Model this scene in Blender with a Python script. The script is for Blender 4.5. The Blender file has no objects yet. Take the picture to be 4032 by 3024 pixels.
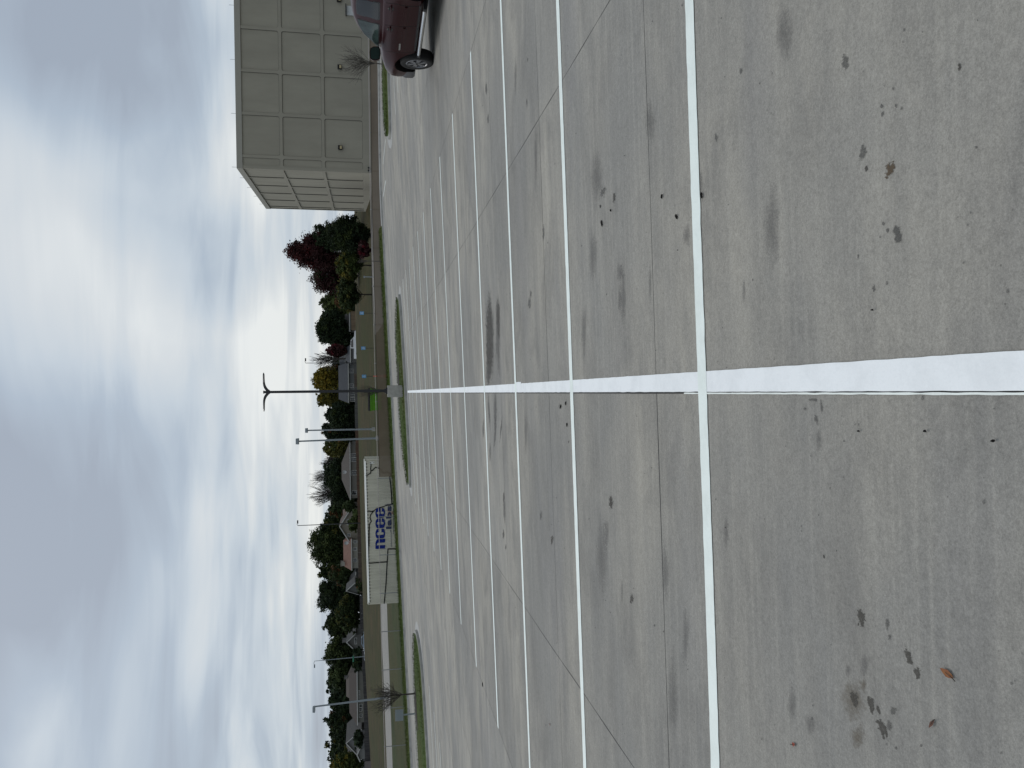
import bpy, bmesh, math, random
from mathutils import Vector, Matrix, noise
random.seed(7)
sc = bpy.context.scene
COL = sc.collection
R = math.radians
# ------------------------------------------------------------------ camera model (native photo 4032x3024, turned on its side)
PIT, ROL, H, F = 0.18414158, -0.0100001, 1.7, 3028.
HD, X0, Y0, HL, DD = -0.0096, 0.0005, 3.82948, 5.4176, 2.7912
cp, sp, cr, sr = math.cos(PIT), math.sin(PIT), math.cos(ROL), math.sin(ROL)
FW = Vector((0, cp, -sp)); RT = Vector((cr, sp*sr, cp*sr)); UP = Vector((-sr, sp*cr, cp*cr))
def interp(x, xs, ys):
    if x <= xs[0]: return ys[0]
    for i in range(1, len(xs)):
        if x <= xs[i]:
            t = (x-xs[i-1])/(xs[i]-xs[i-1]); return ys[i-1]+t*(ys[i]-ys[i-1])
    return ys[-1]
def zl(X, Y):
    "height of the sloping, slightly twisted concrete lot"
    if X > 12: X = 12+4*math.tanh((X-12)/4)
    if X < -40: X = -40
    Y = max(-20, min(Y, 62))
    return 0.01518462*X-0.01217792*Y+0.00139632*X*Y+0.00018357*Y*Y-1.566987e-05*X*Y*Y
def fence_top(X): return H+interp(X, [-31, -21, -5, 1.7, 15, 31], [-1.0, -.80, -.61, -.49, -.27, -.23])
def verge_z(X): return zl(X, 60)+.14
def fence_base(X): return min(verge_z(X), fence_top(X)-1.4)
TK = [-.8, -.5, -.36, -.326, -.16, 0, .07, .135, .25, .5]
T90 = [-2.6, -2.3, -2.0, -1.9, -1.6, -1.3, -1.1, -.85, -.6, -.5]
T105 = [-2.2, -1.9, -1.5, -1.35, -1.0, -.65, -.45, -.35, -.5, -.5]
T150 = [-.9, .25, 1.2, 1.4, 1.85, 2.2, 2.4, 2.45, 2.4, 2.4]
def zt(X, Y):
    "height of the land anywhere"
    if Y <= 61.5: return zl(X, Y) if Y < 60 else verge_z(X)
    if Y <= 62: return verge_z(X)+(fence_base(X)-verge_z(X))*(Y-61.5)/.5
    t = X/Y; b62 = fence_base(max(-45, min(31, t*62)))
    b = [b62, b62-.05, H+interp(t, TK, T90), H+interp(t, TK, T105), H+interp(t, TK, T150), H+interp(t, TK, T150)-.75, H+interp(t, TK, T150)-.2]
    return interp(Y, [62, 70, 90, 105, 150, 168, 400], b)
def ray(x, y):
    return FW + RT*(-(y-1512)/F) + UP*(-(x-2016)/F)
def at(x, y, Y):
    d = ray(x, y); t = Y/d.y
    return Vector((d.x*t, Y, H+d.z*t))
def gp(x, y, dz=0.0):
    d = ray(x, y); t = 1.0
    while t < 150:
        if H+d.z*t < zl(d.x*t, d.y*t)+dz: break
        t *= 1.01
    lo, hi = t/1.01, t
    for _ in range(24):
        m = (lo+hi)/2
        if H+d.z*m < zl(d.x*m, d.y*m)+dz: hi = m
        else: lo = m
    return Vector((d.x*hi, d.y*hi, H+d.z*hi))
CH, SH = math.cos(HD), math.sin(HD)
def uvw(U, V, dz=0.0):
    X = X0+U*CH+V*SH; Y = Y0-U*SH+V*CH
    return Vector((X, Y, zl(X, Y)+dz))
# ------------------------------------------------------------------ materials
MATS = {}
def nt_new(name):
    m = bpy.data.materials.new(name); m.use_nodes = True
    nt = m.node_tree; b = nt.nodes['Principled BSDF']
    return m, nt, b
def N(nt, t, **kw):
    n = nt.nodes.new(t)
    for k, v in kw.items():
        if k.startswith('i_'):
            key = k[2:]; key = int(key) if key.isdigit() else key.replace('_', ' ')
            n.inputs[key].default_value = v
        else: setattr(n, k, v)
    return n
def c4(c): return (c[0], c[1], c[2], 1)
def mat(name, col, rough=.7, col2=None, scale=3.0, bump=0.0, bscale=None, metal=0.0, spec=.4, stretch=(1, 1, 1), detail=5, lo=.35, hi=.65):
    if name in MATS: return MATS[name]
    m, nt, b = nt_new(name)
    b.inputs['Base Color'].default_value = c4(col); b.inputs['Roughness'].default_value = rough
    b.inputs['Metallic'].default_value = metal; b.inputs['Specular IOR Level'].default_value = spec
    if col2 or bump:
        tc = N(nt, 'ShaderNodeTexCoord'); mp = N(nt, 'ShaderNodeMapping'); mp.inputs['Scale'].default_value = stretch
        nt.links.new(tc.outputs['Object'], mp.inputs[0])
        nz = N(nt, 'ShaderNodeTexNoise', i_Scale=scale, i_Detail=detail, i_Roughness=.6)
        nt.links.new(mp.outputs[0], nz.inputs['Vector'])
        if col2:
            r = N(nt, 'ShaderNodeValToRGB'); r.color_ramp.elements[0].position = lo; r.color_ramp.elements[1].position = hi
            r.color_ramp.elements[0].color = c4(col); r.color_ramp.elements[1].color = c4(col2)
            nt.links.new(nz.outputs[0], r.inputs[0]); nt.links.new(r.outputs[0], b.inputs['Base Color'])
        if bump:
            n2 = N(nt, 'ShaderNodeTexNoise', i_Scale=bscale or scale*4, i_Detail=4)
            nt.links.new(mp.outputs[0], n2.inputs['Vector'])
            bp = N(nt, 'ShaderNodeBump', i_Strength=bump, i_Distance=.02)
            nt.links.new(n2.outputs[0], bp.inputs['Height']); nt.links.new(bp.outputs[0], b.inputs['Normal'])
    MATS[name] = m; return m
def math_(nt, op, a, b=None, c=None, clamp=False):
    n = nt.nodes.new('ShaderNodeMath'); n.operation = op; n.use_clamp = clamp
    for i, v in enumerate((a, b, c)):
        if v is None: continue
        if isinstance(v, (int, float)): n.inputs[i].default_value = v
        else: nt.links.new(v, n.inputs[i])
    return n.outputs[0]
def mixc(nt, fac, a, b, mode='MIX'):
    n = nt.nodes.new('ShaderNodeMix'); n.data_type = 'RGBA'; n.blend_type = mode
    for s, v in ((n.inputs[0], fac), (n.inputs[6], a), (n.inputs[7], b)):
        if isinstance(v, (int, float)): s.default_value = v
        elif isinstance(v, tuple): s.default_value = c4(v)
        else: nt.links.new(v, s)
    return n.outputs[2]
def ramp(nt, v, lo, hi):
    n = nt.nodes.new('ShaderNodeMapRange'); n.clamp = True
    nt.links.new(v, n.inputs[0]); n.inputs[1].default_value = lo; n.inputs[2].default_value = hi
    return n.outputs[0]
def nz(nt, vec, scale, detail=5, rough=.55, st=None, dist=0.0):
    if st:
        mp = N(nt, 'ShaderNodeMapping'); mp.inputs['Scale'].default_value = st; nt.links.new(vec, mp.inputs[0]); vec = mp.outputs[0]
    n = N(nt, 'ShaderNodeTexNoise', i_Scale=scale, i_Detail=detail, i_Roughness=rough, i_Distortion=dist)
    nt.links.new(vec, n.inputs['Vector']); return n.outputs[0]
def concrete():
    m, nt, b = nt_new('lot_concrete')
    tc = N(nt, 'ShaderNodeTexCoord'); v = tc.outputs['Object']
    big = ramp(nt, nz(nt, v, .38, 5, .6, (.6, 1, 1)), .41, .59)
    col = mixc(nt, big, (.236, .229, .212), (.338, .317, .276))
    med = ramp(nt, nz(nt, v, 1.3, 6, .65, (.7, 1.2, 1), .4), .48, .68)
    col = mixc(nt, math_(nt, 'MULTIPLY', med, .70), col, (.172, .166, .154))
    strk = ramp(nt, nz(nt, v, 2.2, 6, .6, (.16, 2.2, 1)), .36, .66)
    col = mixc(nt, math_(nt, 'MULTIPLY', strk, .42), col, (.195, .189, .176))
    st2 = ramp(nt, nz(nt, v, 5, 4, .6, (.12, 4.5, 1)), .50, .72)
    col = mixc(nt, math_(nt, 'MULTIPLY', st2, .22), col, (.40, .38, .335))
    pur = ramp(nt, nz(nt, v, .9, 3, .5, (.25, 1, 1)), .55, .7)
    col = mixc(nt, math_(nt, 'MULTIPLY', pur, .35), col, (.215, .211, .212))
    fine = ramp(nt, nz(nt, v, 95, 4, .8), .30, .70)
    f2 = ramp(nt, nz(nt, v, 26, 5, .8), .28, .72)
    fx = ramp(nt, nz(nt, v, 230, 2, .7), .32, .68)
    g = math_(nt, 'ADD', math_(nt, 'MULTIPLY', fine, .46), math_(nt, 'MULTIPLY', f2, .26)); g = math_(nt, 'ADD', g, math_(nt, 'MULTIPLY', fx, .30))
    f5 = ramp(nt, nz(nt, v, 48, 3, .65, (.7, 1.1, 1), .8), .34, .66)
    g = math_(nt, 'ADD', math_(nt, 'MULTIPLY', g, .85), math_(nt, 'MULTIPLY', f5, .12)); g = math_(nt, 'ADD', g, .54)
    cmb = N(nt, 'ShaderNodeCombineColor')
    for i in range(3): nt.links.new(g, cmb.inputs[i])
    col = mixc(nt, 1.0, col, cmb.outputs[0], 'MULTIPLY')
    sx = N(nt, 'ShaderNodeSeparateXYZ'); nt.links.new(v, sx.inputs[0])
    fx1 = math_(nt, 'FLOOR', math_(nt, 'DIVIDE', math_(nt, 'MULTIPLY_ADD', sx.outputs[1], .0096, sx.outputs[0]), 2.71)); fy1 = math_(nt, 'FLOOR', math_(nt, 'DIVIDE', math_(nt, 'SUBTRACT', sx.outputs[1], 4.52), 3.03))
    cs_ = N(nt, 'ShaderNodeCombineXYZ'); nt.links.new(fx1, cs_.inputs[0]); nt.links.new(fy1, cs_.inputs[1]); wn = N(nt, 'ShaderNodeTexWhiteNoise', noise_dimensions='2D'); nt.links.new(cs_.outputs[0], wn.inputs['Vector'])
    sl_ = math_(nt, 'MULTIPLY_ADD', wn.outputs['Value'], .13, .935); cmb2 = N(nt, 'ShaderNodeCombineColor')
    for i in range(3): nt.links.new(sl_, cmb2.inputs[i])
    col = mixc(nt, 1.0, col, cmb2.outputs[0], 'MULTIPLY')
    pit = N(nt, 'ShaderNodeTexVoronoi', i_Scale=9.0); nt.links.new(v, pit.inputs['Vector'])
    pm = math_(nt, 'LESS_THAN', pit.outputs['Distance'], .045)
    pm = math_(nt, 'MULTIPLY', pm, math_(nt, 'GREATER_THAN', nz(nt, v, 3.0, 2), .52))
    col = mixc(nt, math_(nt, 'MULTIPLY', pm, .55), col, (.07, .068, .06))
    nt.links.new(col, b.inputs['Base Color'])
    b.inputs['Roughness'].default_value = .9; b.inputs['Specular IOR Level'].default_value = .18
    bh = math_(nt, 'ADD', nz(nt, v, 60, 4, .7), math_(nt, 'MULTIPLY', nz(nt, v, 14, 4, .6, (1, .45, 1)), 1.6))
    bp = N(nt, 'ShaderNodeBump', i_Strength=.42, i_Distance=.006)
    nt.links.new(bh, bp.inputs['Height']); nt.links.new(bp.outputs[0], b.inputs['Normal'])
    return m
def stain_mat(name, col, op, soft):
    m, nt, b = nt_new(name)
    b.inputs['Base Color'].default_value = c4(col); b.inputs['Roughness'].default_value = .75
    at_ = N(nt, 'ShaderNodeAttribute', attribute_name='a')
    tc = N(nt, 'ShaderNodeTexCoord')
    n1 = math_(nt, 'ADD', math_(nt, 'MULTIPLY', nz(nt, tc.outputs['Object'], 26, 4, .7), .5), math_(nt, 'MULTIPLY', nz(nt, tc.outputs['Object'], 95, 4, .7, (1, .5, 1)), .5))
    s = math_(nt, 'ADD', at_.outputs['Fac'], math_(nt, 'MULTIPLY', math_(nt, 'SUBTRACT', n1, .5), 3.6 if soft < .7 else 2.2))
    a = ramp(nt, s, .28, .28+soft)
    n3 = ramp(nt, nz(nt, tc.outputs['Object'], 90, 3, .7), .25, .6)
    ring = math_(nt, 'SUBTRACT', 1.12, math_(nt, 'MULTIPLY', ramp(nt, s, .45, 1.3), .45))
    a = math_(nt, 'MULTIPLY', math_(nt, 'MULTIPLY', a, ring, clamp=True), math_(nt, 'MULTIPLY_ADD', n3, .45*op, .55*op))
    tr = N(nt, 'ShaderNodeBsdfTransparent'); mx = N(nt, 'ShaderNodeMixShader')
    nt.links.new(a, mx.inputs[0]); nt.links.new(tr.outputs[0], mx.inputs[1]); nt.links.new(b.outputs[0], mx.inputs[2])
    nt.links.new(mx.outputs[0], nt.nodes['Material Output'].inputs[0])
    return m
def paint_mat(name, col, dirt, worn=.55):
    m, nt, b = nt_new(name)
    tc = N(nt, 'ShaderNodeTexCoord'); v = tc.outputs['Object']
    n1 = ramp(nt, nz(nt, v, 5, 6, .7), .45, .75); n2 = ramp(nt, nz(nt, v, 120, 3, .7), .5, .8)
    c = mixc(nt, math_(nt, 'MULTIPLY', n1, .75), col, dirt)
    c = mixc(nt, math_(nt, 'MULTIPLY', n2, .35), c, dirt)
    nt.links.new(c, b.inputs['Base Color']); b.inputs['Roughness'].default_value = .65
    bp = N(nt, 'ShaderNodeBump', i_Strength=.35, i_Distance=.004); nt.links.new(nz(nt, v, 70, 4), bp.inputs['Height']); nt.links.new(bp.outputs[0], b.inputs['Normal'])
    return m
def grass_mat(name, a, b_, c, scale=1.2):
    m, nt, b = nt_new(name)
    tc = N(nt, 'ShaderNodeTexCoord'); v = tc.outputs['Object']
    n1 = ramp(nt, nz(nt, v, scale, 6, .7, (.5, 1, 1)), .38, .62); n2 = ramp(nt, nz(nt, v, scale*9, 4, .75), .35, .7)
    n3 = ramp(nt, nz(nt, v, scale*.13, 4, .6), .42, .6)
    col = mixc(nt, n1, a, b_); col = mixc(nt, math_(nt, 'MULTIPLY', n3, .7), col, c)
    g = math_(nt, 'MULTIPLY_ADD', n2, .7, .62)
    cmb = N(nt, 'ShaderNodeCombineColor')
    for i in range(3): nt.links.new(g, cmb.inputs[i])
    col = mixc(nt, 1.0, col, cmb.outputs[0], 'MULTIPLY')
    nt.links.new(col, b.inputs['Base Color']); b.inputs['Roughness'].default_value = .95; b.inputs['Specular IOR Level'].default_value = .1
    return m
def leaf_mat(name, col, col2):
    if name in MATS: return MATS[name]
    m, nt, b = nt_new(name)
    tc = N(nt, 'ShaderNodeTexCoord')
    n1 = ramp(nt, nz(nt, tc.outputs['Object'], .5, 3, .6), .4, .62)
    nt.links.new(mixc(nt, n1, col, col2), b.inputs['Base Color'])
    b.inputs['Roughness'].default_value = .8; b.inputs['Specular IOR Level'].default_value = .15
    MATS[name] = m; return m
# ------------------------------------------------------------------ object helpers
def tag(o, label=None, cat=None, group=None, kind=None):
    if label: o['label'] = label
    if cat: o['category'] = cat
    if group: o['group'] = group
    if kind: o['kind'] = kind
    return o
def empty(name, loc, label, cat, group=None, rz=0):
    o = bpy.data.objects.new(name, None); COL.objects.link(o); o.location = loc; o.rotation_euler = (0, 0, rz)
    o.empty_display_size = .2
    return tag(o, label, cat, group)
class MB:
    def __init__(s): s.v = []; s.f = []; s.mi = []
    def add(s, vs, fs, mi=0):
        n = len(s.v); s.v += [tuple(v) for v in vs]; s.f += [tuple(i+n for i in f) for f in fs]; s.mi += [mi]*len(fs)
        return s
    def quad(s, a, b, c, d, mi=0): return s.add([a, b, c, d], [(0, 1, 2, 3)], mi)
    def box(s, x0, x1, y0, y1, z0, z1, mi=0, M=None):
        vs = [Vector(p) for p in ((x0, y0, z0), (x1, y0, z0), (x1, y1, z0), (x0, y1, z0), (x0, y0, z1), (x1, y0, z1), (x1, y1, z1), (x0, y1, z1))]
        if M: vs = [M @ v for v in vs]
        return s.add(vs, [(0, 3, 2, 1), (4, 5, 6, 7), (0, 1, 5, 4), (1, 2, 6, 5), (2, 3, 7, 6), (3, 0, 4, 7)], mi)
    def hexa(s, p, mi=0):
        return s.add(p, [(0, 3, 2, 1), (4, 5, 6, 7), (0, 1, 5, 4), (1, 2, 6, 5), (2, 3, 7, 6), (3, 0, 4, 7)], mi)
    def tube(s, pts, rad, n=8, mi=0, cap=True):
        pts = [Vector(p) for p in pts]
        if isinstance(rad, (int, float)): rad = [rad]*len(pts)
        rings = []
        for i, p in enumerate(pts):
            d = (pts[min(i+1, len(pts)-1)]-pts[max(i-1, 0)])
            if d.length < 1e-9: d = Vector((0, 0, 1))
            d.normalize(); a = d.orthogonal() if abs(d.z) < .9 else Vector((1, 0, 0)).cross(d); a.normalize(); b = d.cross(a)
            rings.append([p+(a*math.cos(2*math.pi*k/n)+b*math.sin(2*math.pi*k/n))*rad[i] for k in range(n)])
        vs = [v for r in rings for v in r]; fs = []
        for i in range(len(pts)-1):
            for k in range(n):
                fs.append((i*n+k, i*n+(k+1) % n, (i+1)*n+(k+1) % n, (i+1)*n+k))
        if cap: fs += [tuple(range(n-1, -1, -1)), tuple((len(pts)-1)*n+k for k in range(n))]
        return s.add(vs, fs, mi)
    def prism(s, poly, y0, y1, mi=0, M=None):
        "polygon in (x,z), extruded along y"
        n = len(poly); vs = [Vector((p[0], y0, p[1])) for p in poly]+[Vector((p[0], y1, p[1])) for p in poly]
        if M: vs = [M @ v for v in vs]
        return s.add(vs, [tuple(range(n)), tuple(range(2*n-1, n-1, -1))]+[(i, n+i, n+(i+1) % n, (i+1) % n) for i in range(n)], mi)
    def build(s, name, mats, parent=None, smooth=False, ang=35, loc=None, fix=True):
        me = bpy.data.meshes.new(name); me.from_pydata(s.v, [], s.f)
        if not isinstance(mats, (list, tuple)): mats = [mats]
        for m in mats: me.materials.append(m)
        if len(mats) > 1: me.polygons.foreach_set('material_index', s.mi)
        if fix:
            bm = bmesh.new(); bm.from_mesh(me); bmesh.ops.recalc_face_normals(bm, faces=bm.faces); bm.to_mesh(me); bm.free()
        if smooth:
            me.polygons.foreach_set('use_smooth', [True]*len(me.polygons)); me.set_sharp_from_angle(angle=R(ang))
        me.update()
        o = bpy.data.objects.new(name, me); COL.objects.link(o)
        if parent is not None: o.parent = parent
        if loc is not None: o.location = loc
        return o
def rel(root, P): return Vector(P)-Vector(root.location)
def copy_tree(o, parent=None):
    c = o.copy(); COL.objects.link(c)
    if parent is not None: c.parent = parent
    for ch in list(o.children): copy_tree(ch, c)
    return c
# ------------------------------------------------------------------ world + sun + camera
w = bpy.data.worlds.new('World'); sc.world = w; w.use_nodes = True
nt = w.node_tree; bg = nt.nodes['Background']
tc = N(nt, 'ShaderNodeTexCoord'); gen = tc.outputs['Generated']
SUN_EL, SUN_AZ = 48, -25          # degrees, azimuth from +Y towards +X
sky = N(nt, 'ShaderNodeTexSky'); sky.sky_type = 'NISHITA'; sky.sun_disc = False; sky.sun_elevation = R(SUN_EL); sky.sun_rotation = R(SUN_AZ)
sky.air_density = 1.2; sky.dust_density = 2.5
sep = N(nt, 'ShaderNodeSeparateXYZ'); nt.links.new(gen, sep.inputs[0])
zz = math_(nt, 'ADD', math_(nt, 'MAXIMUM', sep.outputs[2], 0.0), .065)
px = math_(nt, 'DIVIDE', sep.outputs[0], zz); py = math_(nt, 'DIVIDE', sep.outputs[1], zz)
cb = N(nt, 'ShaderNodeCombineXYZ'); nt.links.new(px, cb.inputs[0]); nt.links.new(py, cb.inputs[1]); P = cb.outputs[0]
n1 = nz(nt, P, .55, 4, .45, (.8, 1.0, 1), .5)
n2 = nz(nt, P, 1.25, 7, .52, (.6, 1.15, 1), .9)
n3 = nz(nt, P, .22, 2, .4, (1, 1, 1))
s = math_(nt, 'ADD', math_(nt, 'MULTIPLY', n1, .72), math_(nt, 'MULTIPLY', n2, .34)); s = math_(nt, 'ADD', s, math_(nt, 'MULTIPLY', n3, .15)); s = math_(nt, 'SUBTRACT', s, .045)
def blob(x, y, r, amt):
    global s
    d = ray(x, y).normalized()
    vm = N(nt, 'ShaderNodeVectorMath', operation='DOT_PRODUCT'); nt.links.new(gen, vm.inputs[0]); vm.inputs[1].default_value = d
    e = ramp(nt, vm.outputs['Value'], math.cos(R(r)), 1.0)
    e = math_(nt, 'POWER', e, 1.3)
    s = math_(nt, 'ADD', s, math_(nt, 'MULTIPLY', e, amt))
SKYBLOBS = [(820, 300, 10, .16), (780, 620, 8, .12), (420, 850, 11, .09), (880, 1330, 9, .10), (930, 1700, 9, .09), (1000, 2050, 8, .08), (620, 180, 7, -.08), (700, 480, 6, -.05), (500, 250, 8, -.16), (640, 650, 7, -.12), (780, 950, 7, -.12), (900, 1050, 5, -.08), (150, 120, 12, -.06), (250, 2350, 16, -.12), (560, 1950, 12, -.06), (150, 1500, 14, -.08), (1330, 1400, 9, .03), (1150, 1000, 10, .07), (330, 1250, 8, .06), (1280, 2300, 12, .05), (1000, 2900, 14, -.05), (600, 2650, 9, .08), (120, 700, 10, .05)]
for bl in SKYBLOBS: blob(*bl)
cr_ = N(nt, 'ShaderNodeValToRGB'); nt.links.new(s, cr_.inputs[0])
e = cr_.color_ramp.elements; e[0].position = .39; e[0].color = (.325, .375, .45, 1); e[1].position = .75; e[1].color = (.76, .785, .785, 1)
for p_, c_ in ((.49, (.395, .465, .55)), (.57, (.51, .575, .64)), (.66, (.62, .66, .69))):
    q = e.new(p_); q.color = c4(c_)
skyc = N(nt, 'ShaderNodeVectorMath', operation='SCALE'); nt.links.new(sky.outputs[0], skyc.inputs[0]); skyc.inputs['Scale'].default_value = .085
mixed = mixc(nt, .92, skyc.outputs[0], cr_.outputs[0])
down = math_(nt, 'LESS_THAN', sep.outputs[2], -.02)
mixed = mixc(nt, down, mixed, (.16, .16, .15))
sc2 = N(nt, 'ShaderNodeVectorMath', operation='SCALE'); nt.links.new(mixed, sc2.inputs[0]); sc2.inputs['Scale'].default_value = 10.0
nt.links.new(sc2.outputs[0], bg.inputs['Color']); bg.inputs['Strength'].default_value = .1
sl = bpy.data.lights.new('sun', 'SUN'); sl.energy = 1.05; sl.angle = R(28); sl.color = (1, .965, .91)
so = bpy.data.objects.new('sun', sl); COL.objects.link(so)
sd = Vector((math.sin(R(SUN_AZ))*math.cos(R(SUN_EL)), math.cos(R(SUN_AZ))*math.cos(R(SUN_EL)), math.sin(R(SUN_EL))))
so.rotation_euler = (-sd).to_track_quat('-Z', 'Y').to_euler()
cam = bpy.data.cameras.new('camera'); co = bpy.data.objects.new('camera', cam); COL.objects.link(co); sc.camera = co
cam.sensor_fit = 'HORIZONTAL'; cam.sensor_width = 36; cam.lens = F/4032*36; cam.clip_end = 6000; cam.clip_start = .05
cx, cy, cz = -UP, RT, -FW
co.matrix_world = Matrix(((cx.x, cy.x, cz.x, 0), (cx.y, cy.y, cz.y, 0), (cx.z, cy.z, cz.z, H), (0, 0, 0, 1)))
sc.view_settings.view_transform = 'Standard'; sc.view_settings.look = 'None'; sc.view_settings.exposure = .12; sc.view_settings.gamma = 1
sc.view_settings.use_curve_mapping = False
# ------------------------------------------------------------------ ground
CONC = concrete()
M_joint = mat('joint_filler', (.03, .029, .028), .9)
M_kerb = mat('kerb_concrete', (.22, .22, .205), .85, (.32, .315, .29), 2.5, .2, 30)
M_gutter = mat('gutter_concrete', (.31, .31, .30), .85, (.38, .375, .36), .8, stretch=(.4, 2, 1))
G_verge = grass_mat('verge_grass', (.040, .066, .012), (.060, .092, .018), (.070, .080, .022), 1.5)
G_lawn = grass_mat('lawn_green', (.022, .034, .009), (.046, .058, .018), (.060, .052, .020), .6)
G_olive = grass_mat('slope_grass', (.022, .026, .008), (.066, .048, .020), (.034, .040, .010), .5)
M_pave = mat('far_pavement', (.20, .19, .175), .9, (.24, .225, .205), .6)
M_mulch = mat('mulch', (.012, .010, .008), .95, (.035, .026, .018), 9, .5, 40)
def grid(name, xs, ys, zf, m, dz=0.0):
    b = MB(); n = len(xs)
    vs = [(x, y, zf(x, y)+dz) for y in ys for x in xs]
    fs = [(j*n+i, j*n+i+1, (j+1)*n+i+1, (j+1)*n+i) for j in range(len(ys)-1) for i in range(n-1)]
    b.add(vs, fs); o = b.build(name, m, smooth=True, ang=60, fix=False); return o
def frange(a, b, n): return [a+(b-a)*i/n for i in range(n+1)]
xs = [-1500, -700, -400, -250, -180]+frange(-140, 140, 140)+[180, 250, 400, 700, 1500]
ys = [-300, -120, -60]+frange(-20, 56, 16)+[59.9, 60.2, 61.5, 62]+frange(64, 90, 13)+frange(92, 104, 6)+frange(105, 149, 15)+[150, 156, 162, 168, 180, 200, 230, 280, 340, 400, 600, 1000, 2500]
def zground(X, Y):
    if Y < 60.1: return zl(max(-60, min(60, X)), Y)-.12
    return zt(X, Y)-.02
tag(grid('ground', xs, ys, zground, G_olive), kind='structure')
# the lot
lot = MB()
lx = frange(-70, 70, 140); ly = frange(-18, 60, 78); n = len(lx)
lot.add([(x, y, zl(x, y)) for y in ly for x in lx], [(j*n+i, j*n+i+1, (j+1)*n+i+1, (j+1)*n+i) for j in range(len(ly)-1) for i in range(n-1)], 0)
def ribbon(b, pts, width, mi=0, jit=0.0, dz=.0):
    "flat ribbon along world points on the lot"
    L, Rr = [], []
    for i, p in enumerate(pts):
        d = (pts[min(i+1, len(pts)-1)]-pts[max(i-1, 0)]); d.z = 0; d.normalize(); nrm = Vector((-d.y, d.x, 0))
        wv = width*(1+random.uniform(-jit, jit)) if isinstance(width, float) else width[i]
        o = nrm*(wv/2); a = p+o; c = p-o
        L.append(Vector((a.x, a.y, zl(a.x, a.y)+dz))); Rr.append(Vector((c.x, c.y, zl(c.x, c.y)+dz)))
    m = len(pts)
    b.add(L+Rr, [(i, i+1, m+i+1, m+i) for i in range(m-1)], mi)
# panel joints: 2.71 m x 3.03 m grid
for k in range(-16, 17):
    U = 2.71*k
    if k == 0: U = -.062
    pts = [uvw(U+.012*noise.noise(Vector((v*.6, k*3.1, 0))), v) for v in frange(-8, 34.6 if abs(k) < 2 else 55, 110)]
    if k == 0:
        wd0 = lambda v: .0075 if v < .25 else .012
        pts = [uvw(-.0512-wd0(v)/2+.0012*noise.noise(Vector((v*1.5, 0, 0))), v) for v in frange(-5, 34.6, 600)]
    ribbon(lot, pts, [wd0(v) for v in frange(-5, 34.6, 600)] if k == 0 else (.0075 if k % 2 == 0 or abs(k) == 1 else .006), 1, .5, .001)
for k in range(-4, 19):
    V = .69+3.03*k
    pts = [uvw(u, V+.012*noise.noise(Vector((u*.5, k*5.3, 4)))) for u in frange(-45, 24, 130)]
    ribbon(lot, pts, .008 if k < 2 else .007, 1, .6, .001)
# stains lying in the surface of the lot
S_DARK = stain_mat('stain_dark', (.048, .043, .034), .88, .14); S_MID = stain_mat('stain_mid', (.095, .092, .084), .72, .35)
S_SOFT = stain_mat('stain_soft', (.105, .102, .098), .72, 1.0); S_BROWN = stain_mat('stain_brown', (.085, .056, .028), .9, .16); S_BSOFT = stain_mat('stain_brown_soft', (.115, .088, .054), .85, .95)
S_TAR = stain_mat('stain_tar', (.02, .018, .016), 1.0, .2)
stains = []
def stain(x, y, rx, ry, mi, tilt=0.0, rag=.25, dz=.006):
    n = 22; rings = 4; sd_ = random.uniform(0, 99)
    vs = [gp(x, y)+Vector((0, 0, dz))]; av = [1.0]
    for r in range(1, rings+1):
        for k in range(n):
            a = 2*math.pi*k/n
            q = r/rings*(1+rag*noise.noise(Vector((math.cos(a)*1.7+sd_, math.sin(a)*1.7, r*.05)))+rag*.5*noise.noise(Vector((math.cos(a)*5+sd_, math.sin(a)*5, 3))))
            dx, dy = rx*q*math.cos(a), ry*q*math.sin(a)
            X_, Y_ = x+dx+dy*tilt, y+dy
            p = gp(X_, Y_); vs.append(p+Vector((0, 0, dz))); av.append(1-r/rings)
    fs = [(0, 1+k, 1+(k+1) % n) for k in range(n)]
    for r in range(rings-1):
        for k in range(n): fs.append((1+r*n+k, 1+(r+1)*n+k, 1+(r+1)*n+(k+1) % n, 1+r*n+(k+1) % n))
    base = len(lot.v); lot.add(vs, fs, mi); stains.append((base, av))
D_, M_, SO, B_, BS, T_ = 2, 3, 4, 5, 6, 7
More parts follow.
